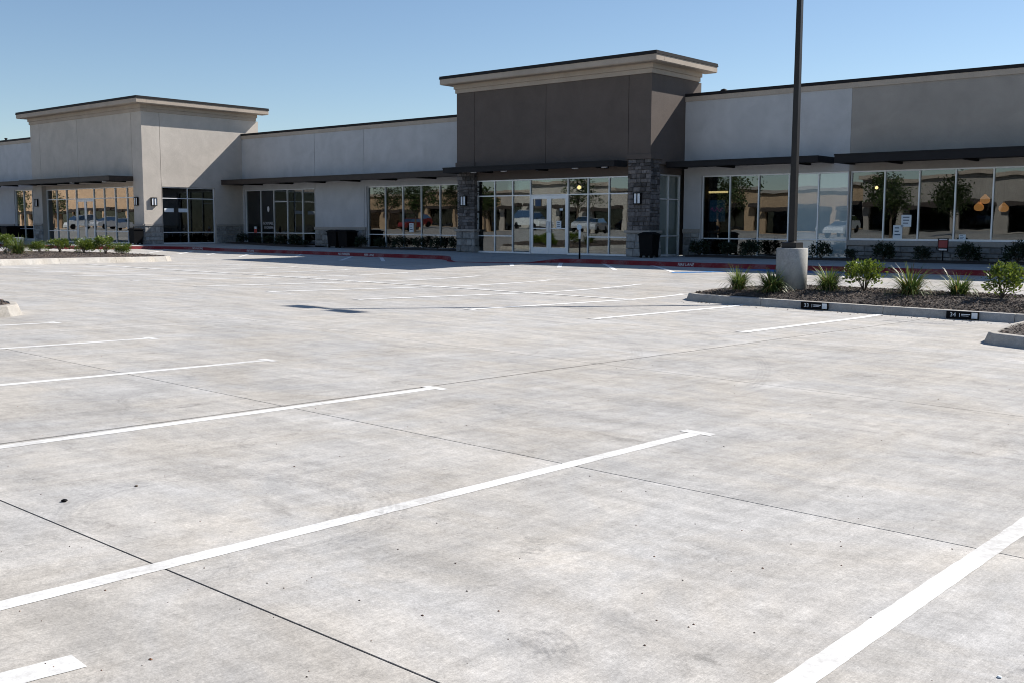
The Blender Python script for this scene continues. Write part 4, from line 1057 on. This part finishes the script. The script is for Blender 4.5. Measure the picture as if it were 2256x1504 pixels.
gb = thing('utility_box', 'grey utility box with a round white socket behind the left island', 'utility box', (-45.0, 20.4, -1.2))
MB().box(-46.15, -45.55, 20.3, 20.75, -1.3, -.60).build('cabinet', mat('grey_cabinet', (.10, .12, .14), .5), gb, bevel=.02)
d = MB().lathe(0, 0, [(.20, 0), (.20, .05), (.12, .055), (.10, .02)], 20); me = bpy.data.meshes.new('socket'); me.from_pydata(d.v, [], d.f); me.materials.append(M['lens']); me.transform(Matrix.Translation((-45.72, 20.295, -.83)) @ Matrix.Rotation(R(90), 4, 'X') @ Matrix.Diagonal((.75, 1.0, 1, 1))); link('socket', me, gb, bevel=0)

# island tips cut by the left and right edges
island('planting_island', [(-16.12, 6.75), (-16.14, 7.1), (-16.4, 7.4), (-16.9, 7.6), (-21, 8.2), (-21, 5.9), (-16.6, 6.3)], 'n', h=.17, mound=.0, chips=300)
island('planting_island', [(-4.9, 16.6), (-4.75, 16.35), (-4.2, 16.1), (-1, 15.6), (2, 15.4), (2, 20.2), (-5.2, 20.2), (-5.15, 18.5), (-5.0, 17.2)], 'm', h=.16, mound=.06, chips=1800)

# mulch beds and shrubs along the shop fronts
def bed(xa, xb, y0, y1):
    b = MB(); n = int((xb - xa) / .5); rnd = random.Random(3)
    for i in range(n + 1):
        x = xa + (xb - xa) * i / n
        for k, (y, z) in enumerate(((y0, -.0), (y0 + .08, .05), ((y0 + y1) / 2, .075), (y1, .06))): b.v.append((x, y, FZ(x) + z + rnd.uniform(-.01, .012)))
    for i in range(n):
        for k in range(3): q = i * 4 + k; b.f.append((q, q + 4, q + 5, q + 1)); b.m.append(0)
    o = b.build('mulch_bed', M['soil'], kind='structure', smooth=True)
bed(-21.3, 6.5, 34.85, 35.93); bed(-51.0, -43.9, 34.5, 35.93); bed(-41.0, -32.6, 34.6, 35.93)
RB = 'dark shrubs below the right wing windows'; MBG = 'dark shrubs below the white wing windows'
for x, k, s, lb in ((-20.95, 'da', 1.0, 'dark shrub under the first pane right of the brown tower'), (-19.75, 'db', .95, 'smaller dark shrub second from the brown tower'), (-18.75, 'da', 1.05, 'wide dark shrub left of the pedestal'),
                    (-16.05, 'da', .98, 'dark shrub right of the pedestal before the filmed panes'), (-14.95, 'db', .62, 'tiny dark shrub where the taupe wall begins'), (-13.8, 'da', 1.0, 'dark shrub beneath the paper posters'),
                    (-12.5, 'db', .85, 'low dark shrub just left of the red letting sign'), (-11.05, 'da', 1.02, 'dark shrub just right of the red letting sign'), (-9.55, 'da', 1.12, 'biggest dark shrub near the right edge of the photo'), (-8.0, 'db', 1.0, 'dark shrub past the right edge of the windows in view')):
    plant_shrub(x, 35.35, FZ(x) + .05, k, s * .86, x * 2, lb, RB)
for x, k, s, lb in ((-50.3, 'da', .95, 'dark shrub closest to the cream tower'), (-48.9, 'db', .75, 'low dark shrub by the tiny red sign'), (-47.9, 'db', .9, 'dark shrub before the shop lettering'), (-46.9, 'da', .85, 'dark shrub under the third glazed bay of the white wing'), (-45.6, 'da', 1.0, 'dark shrub under the pale reflecting pane'), (-44.75, 'db', .6, 'small dark shrub beside the two black bins'),
                    (-40.3, 'da', 1.0, 'dark shrub right of the two black bins'), (-38.9, 'da', .9, 'second dark shrub right of the two black bins'), (-37.5, 'da', 1.05, 'dark shrub beneath the pale paper in the white wing window'), (-36.2, 'db', 1.0, 'dark shrub third from the left stone column'), (-34.9, 'da', 1.05, 'dark shrub second from the left stone column'), (-33.6, 'da', 1.1, 'dark shrub touching the left stone column')):
    plant_shrub(x, 35.2, FZ(x) + .05, k, s * .8, x * 2, lb, MBG)

# ------------------------------------------------------------------ the other side of the lot, seen only in the shop windows
def opp(x0, x1, h, m, roof, y, arch, label):
    t = thing('far_shop_building', label, 'shop', (0, 0, 0), 'shops across the lot'); z = GZ((x0 + x1) / 2, -30) - .1
    n = max(1, round((x1 - x0) / 5)); w = (x1 - x0) / n; hs = [(x0 + i * w + .6, x0 + (i + 1) * w - .6, z + .1, z + 2.9) for i in range(n)]
    b = MB()
    front = front_wall('wall', M[m], t, x0, x1, z, z + h, y - .4, .4, hs)
    for a, c, q0, q1 in hs:
        MB().box(a + .01, c - .01, y - .35, y - .3, q0, q1).build('window', M['glass2'], t)
        MB().frustum((a + c) / 2, y + .5, q1 - .25, q1 + .2, (c - a) / 2 + .2, .5, (c - a) / 2 + .2, .35).build('awning', M['fascia'], t)
    MB().box(x0 - .3, x1 + .3, y - 12, y + .4, z + h, z + h + .35).build('roof', M[roof], t)
    MB().box(x0, x1, y - 11.9, y - .42, z, z + h - .01).build('rear_block', M[m], t)
M['tanw'] = stucco('tan_far_stucco', (.40, .29, .19)); M['peach'] = stucco('peach_far_stucco', (.62, .42, .27))
opp(-26, -6, 4.8, 'tanw', 'trim', -36, 0, 'tan stucco shop across the lot with a plain cornice')
opp(-44, -26.4, 5.4, 'taupe', 'trim', -34, 0, 'taller taupe shop across the lot')
opp(-72, -44.4, 4.7, 'tanw', 'taupe', -38, 0, 'long low tan shop across the lot with brown awnings')
opp(-92, -72.4, 5.2, 'cream', 'trim', -36, 0, 'cream fronted shop farther across the lot')
opp(-130, -92.4, 5.0, 'tanw', 'trim', -38, 0, 'wide tan shop far across the lot')
opp(-170, -130.4, 11.5, 'peach', 'trim', -26, 0, 'tall peach coloured store at the far end across the lot')
opp(-225, -170.4, 11, 'peach', 'trim', -30, 0, 'tallest peach store farthest away across the lot')
def tree_mesh(seed, H, rr):
    rnd = random.Random(seed); tr = MB(); lf = MB(); tr.tube([(0, 0, 0), (.05, 0, H * .3), (0, .05, H * .55), (0, 0, H * .85)], [.13, .1, .07, .02], 7)
    cl = []
    for i in range(14):
        a = rnd.uniform(0, 6.28); z = H * rnd.uniform(.35, .8); r = rr * rnd.uniform(.4, 1); e = (r * math.cos(a), r * math.sin(a), z + H * .14)
        tr.tube([(0, 0, z - H * .06), (e[0] * .5, e[1] * .5, z + H * .05), e], [.04, .025, .008], 5); cl.append(Vector(e))
    cl += [Vector((rnd.gauss(0, rr * .4), rnd.gauss(0, rr * .4), H * rnd.uniform(.45, .97))) for _ in range(16)]
    for i in range(2200):
        p = rnd.choice(cl) + Vector((rnd.gauss(0, .3), rnd.gauss(0, .3), rnd.gauss(0, .28))); d = Vector((rnd.gauss(0, 1), rnd.gauss(0, 1), rnd.gauss(0, 1))).normalized(); u = d.orthogonal().normalized(); l = rnd.uniform(.07, .14)
        k = len(lf.v); lf.v += [tuple(p - d * l), tuple(p + u * l * .6), tuple(p + d * l), tuple(p - u * l * .6)]; lf.f.append((k, k + 1, k + 2, k + 3)); lf.m.append(0)
    return finish(tr, 'trunk', [M['bark']]), finish(lf, 'crown', [M['tleaf']])
tms = [tree_mesh(31, 5.4, 1.6), tree_mesh(32, 6.4, 1.9), tree_mesh(33, 4.6, 1.4)]
for i, (x, y, lb) in enumerate(((-14, -12, 'tree in the island straight behind the camera'), (-22, -20, 'slim tree before the tan shop across the lot'), (-33, -14, 'broad tree before the taller taupe shop across the lot'), (-46, -11, 'tree beside the parked white car across the lot'), (-56, -20, 'small tree before the low tan shop across the lot'),
                                (-74, -13, 'tree before the farther cream shop across the lot'), (-82, -8, 'tall tree among the parked cars across the lot'), (-98, -18, 'tree at the corner of the wide tan shop across the lot'), (-118, -10, 'tree near the peach store across the lot'), (-140, -8, 'tree before the tall peach store across the lot'), (-160, -12, 'last tree along the peach store across the lot'), (-27, -9, 'dense tree left of the straight island across the lot'), (-37, -22, 'thin tree before the middle of the taupe shop across the lot'), (-63, -16, 'bushy tree left of the white off-roader across the lot'), (-51, -15, 'leaning tree between two parked cars across the lot'), (-90, -21, 'young tree right of the dark red car across the lot'))):
    t = thing('tree', lb, 'tree', (x, y, GZ(x, y)), 'trees across the lot')
    for nm, me in zip(('trunk', 'crown'), tms[i % 3]):
        o = bpy.data.objects.new(nm, me); C.objects.link(o); o.parent = t
    t.rotation_euler = (0, 0, i * 1.7)
def car(x, y, rot, col, label, tall=0.0):
    t = thing('parked_car', label, 'car', (x, y, GZ(x, y)), 'cars parked across the lot'); pm = mat('car_paint', col, .25, .2); b = MB()
    prof = [(-2.2, .35), (2.15, .35), (2.25, .6), (2.1, .85 + tall * .3), (1.1, 1.0 + tall * .3), (-2.15, 1.02 + tall * .3), (-2.28, .7)]
    top = [(1.1, 1.0 + tall * .3), (.4, 1.42 + tall), (-1.5, 1.45 + tall), (-2.1, 1.02 + tall * .3)]
    def extr(mb, pr, w0, w1):
        k = len(mb.v); n = len(pr)
        zmin = min(p[1] for p in pr); zmax = max(p[1] for p in pr)
        for sgn in (-1, 1):
            for px, pz in pr:
                w = w0 + (w1 - w0) * (pz - zmin) / (zmax - zmin); mb.v.append((px, sgn * w, pz))
        mb.f.append(tuple(k + i for i in reversed(range(n)))); mb.f.append(tuple(k + n + i for i in range(n))); mb.m += [0, 0]
        for i in range(n): i2 = (i + 1) % n; mb.f.append((k + i, k + i2, k + n + i2, k + n + i)); mb.m.append(0)
    extr(b, prof, .9, .86); c = MB(); extr(c, top, .85, .62); r_ = MB(); extr(r_, [(.42, 1.43 + tall), (.3, 1.47 + tall), (-1.4, 1.5 + tall), (-1.52, 1.46 + tall)], .63, .6)
    items = [(b, 'body', pm), (c, 'glasshouse', M['glass2']), (r_, 'roof', pm)]
    for mb, nm, m in items:
        me = finish(mb, nm, [m]); o = bpy.data.objects.new(nm, me); C.objects.link(o); o.parent = t
    for wx in (-1.4, 1.4):
        for sy in (-.82, .82):
            w = MB().lathe(0, 0, [(.2, -.1), (.33, -.1), (.33, .1), (.2, .1)], 16); me = finish(w, 'wheel', [M['black']]); me.transform(Matrix.Translation((wx, sy, .33)) @ Matrix.Rotation(R(90), 4, 'X')); o = bpy.data.objects.new('wheel', me); C.objects.link(o); o.parent = t
    t.rotation_euler = (0, 0, rot)
car(-66, -12, R(12), (.75, .75, .75), 'white off-roader parked across the lot', .3); car(-60.5, -14, R(70), (.5, .52, .55), 'silver car parked across the lot'); car(-88, -13, R(80), (.25, .03, .03), 'dark red car parked across the lot')
car(-38, -15, R(85), (.55, .58, .6), 'pale grey car parked across the lot'); car(-120, -5, R(80), (.5, .5, .52), 'grey car parked before the peach store'); car(-127, -5, R(85), (.7, .7, .7), 'white car parked before the peach store', .25)
